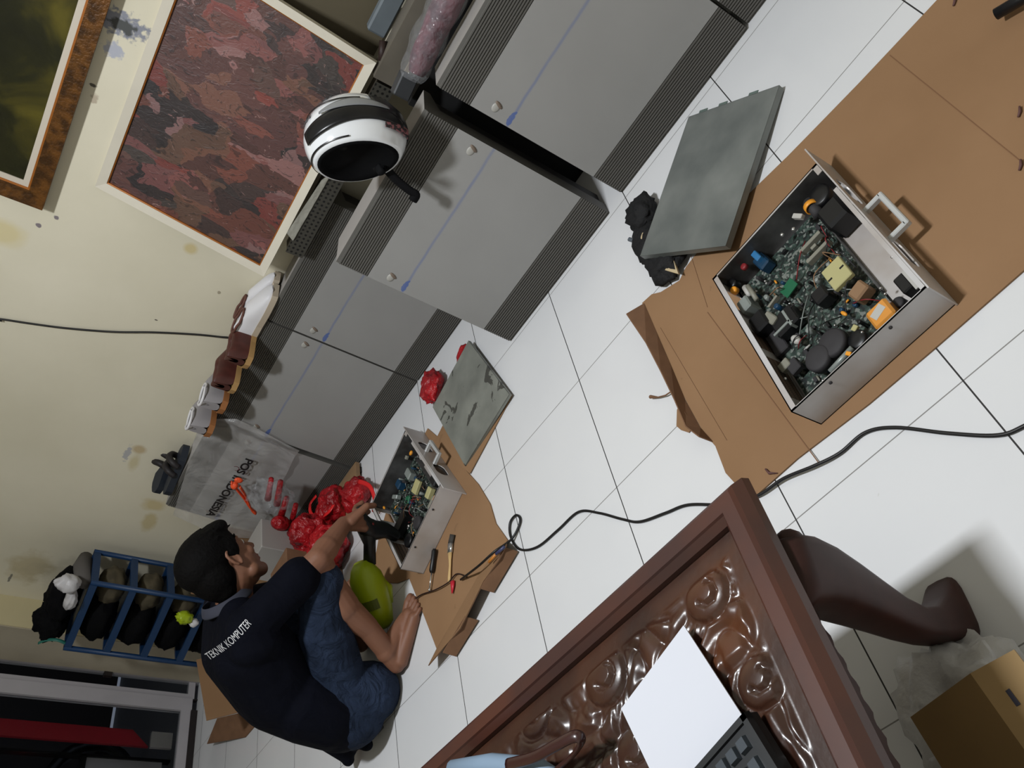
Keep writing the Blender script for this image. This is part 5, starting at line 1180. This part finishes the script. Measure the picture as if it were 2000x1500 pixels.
# ------------------------------------------------ blue rack with bags
BLU = mat('blue_rack_plastic', (16, 48, 84), .45)
A0, B0_, C0 = V((-1.625, .50, 0)), V((-1.54, .277, 0)), V((-1.902, .166, 0)); D0 = A0 + C0 - B0_
t = thing('storage_rack', 'blue plastic shelf rack stuffed with dark bags in the room corner', 'rack', (A0 + C0) / 2)
for P_ in (A0, B0_, C0, D0): m = MB().use(BLU, True); m.tube([P_, P_ + V((0, 0, .80))], .012, 10); m.build('post', t)
for zz in (.785, .62, .455, .29, .12):
    m = MB().use(BLU)
    for a, b in ((A0, B0_), (B0_, C0), (C0, D0), (D0, A0)): m.bar(a + V((0, 0, zz)), b + V((0, 0, zz)), .014, .030)
    m.slab([q + V((0, 0, zz - .004)) for q in (A0, B0_, C0, D0)], .006); m.build('shelf', t)
ww, dd_ = (C0 - B0_), (A0 - B0_)
KH = mat('khaki_cloth', (76, 68, 50), .85, var=.4, vscale=25); DKB = mat('charcoal_bag', (7, 7, 9), .85, bump=.4, bscale=40, spec=.12); BRB = mat('maroon_bag', (46, 24, 24), .7)
k = 0
for zz, hh in ((.62, .14), (.455, .14), (.29, .14), (.12, .14)):
    for fx, mt, nm in ((.22, KH, 'khaki'), (.68, DKB, 'black')):
        p = B0_ + ww * fx + dd_ * .5 + V((0, 0, zz + (.072 if nm == 'khaki' else .078))); m = MB().use(mt, True); blob(m, p, (.085, .085, .062) if nm == 'khaki' else (.145, .105, .080), 30 + k, .14, 26, 16, 2.4, flat=zz + .006); k += 1
        tag(m.build('stuffed_bag'), '%s stuffed bag on the %s shelf of the blue rack' % (nm, {.62: 'upper', .455: 'second', .29: 'third', .12: 'lowest'}[zz]), 'bag', 'bags stuffed in the blue rack')
m = MB().use(DKB, True); p = B0_ + ww * .45 + dd_ * .45 + V((0, 0, .87)); blob(m, p, (.13, .10, .07), 51, .25, 30, 18, 2.4, flat=.803); blob(m, p + V((-.16, -.03, .0)), (.10, .09, .07), 53, .3, 30, 18, 2.4, flat=.803); tag(m.build('backpack'), 'black backpack heaped on top of the blue rack', 'backpack')
m = MB().use(mat('grey_cloth_roll', (84, 80, 78), .8), True); m.tube([Z(168, 1088, .82), Z(160, 1112, .83), Z(165, 1138, .82)], [.03, .045, .03], 12); tag(m.build('cloth_roll'), 'grey cloth roll at the right end on top of the blue rack', 'cloth')
m = MB().use(mat('white_film', (186, 184, 186), .4, bump=.6, bscale=30), True); blob(m, PL(133, 1140, (0, 1, 0), (0, .25, 0)), (.040, .04, .050), 55, .22, 26, 18, 1.6); blob(m, PL(138, 1172, (0, 1, 0), (0, .23, 0)), (.050, .04, .026), 57, .22, 26, 18, 1.6); tag(m.build('plastic_film'), 'crumpled white plastic on top of the black backpack', 'plastic bag')
m = MB().use(mat('teal_strap', (30, 96, 84), .5), True); m.tube(bez([Y(75, 1256, .2), Y(90, 1250, .2), Y(112, 1250, .19), Y(132, 1258, .18)], 4), .008, 8, flat=.4); tag(m.build('strap'), 'teal strap hanging off the left end of the rack top', 'strap')
m = MB().use(LIME, True); blob(m, PL(360, 1206, (0, 1, 0), (0, .18, 0)), (.03, .03, .035), 61, .35); tag(m.build('lime_bag'), 'small lime green pouch hanging low on the front of the blue rack', 'bag')
m = MB().use(WHL, True); blob(m, PL(378, 1216, (0, 1, 0), (0, .17, 0)), (.018, .02, .022), 63, .25); tag(m.build('white_pouch'), 'small white pouch touching the lime green pouch', 'bag')
m = MB().use(CARD); m.box(V((-1.30, .33, .20)), (.26, .2, .40), Euler((0, 0, .05))); tag(m.build('tall_carton'), 'tan carton standing between the blue rack and the man', 'box')
# ------------------------------------------------ loose cardboard behind the man
t = thing('folded_cardboard', 'folded piece of tan cardboard standing on the tiles behind the man', 'cardboard', (-1.5, -.4, 0))
m = MB().use(CARD)
q = [(384, 1288), (404, 1285), (483, 1385), (403, 1405)]
zs = [.20, .22, .02, .06]
def onS(px, py, z_): return Z(px, py, z_)
pl0, pl1, pl2 = Z(404, 1406, .10), Z(484, 1386, .02), None
P4 = [X(384, 1288, -1.62), X(406, 1284, -1.62), X(486, 1386, -1.52), X(404, 1407, -1.52)]
m.slab(P4, .005, (-1, 0, 0)); m.build('upper_panel', t)
m = MB().use(CARDD); P5 = [Z(424, 1403, .07), Z(486, 1388, .03), Z(502, 1412, .006), Z(478, 1440, .006), Z(404, 1453, .045)]
m.slab(P5, .005); m.build('lower_flap', t)
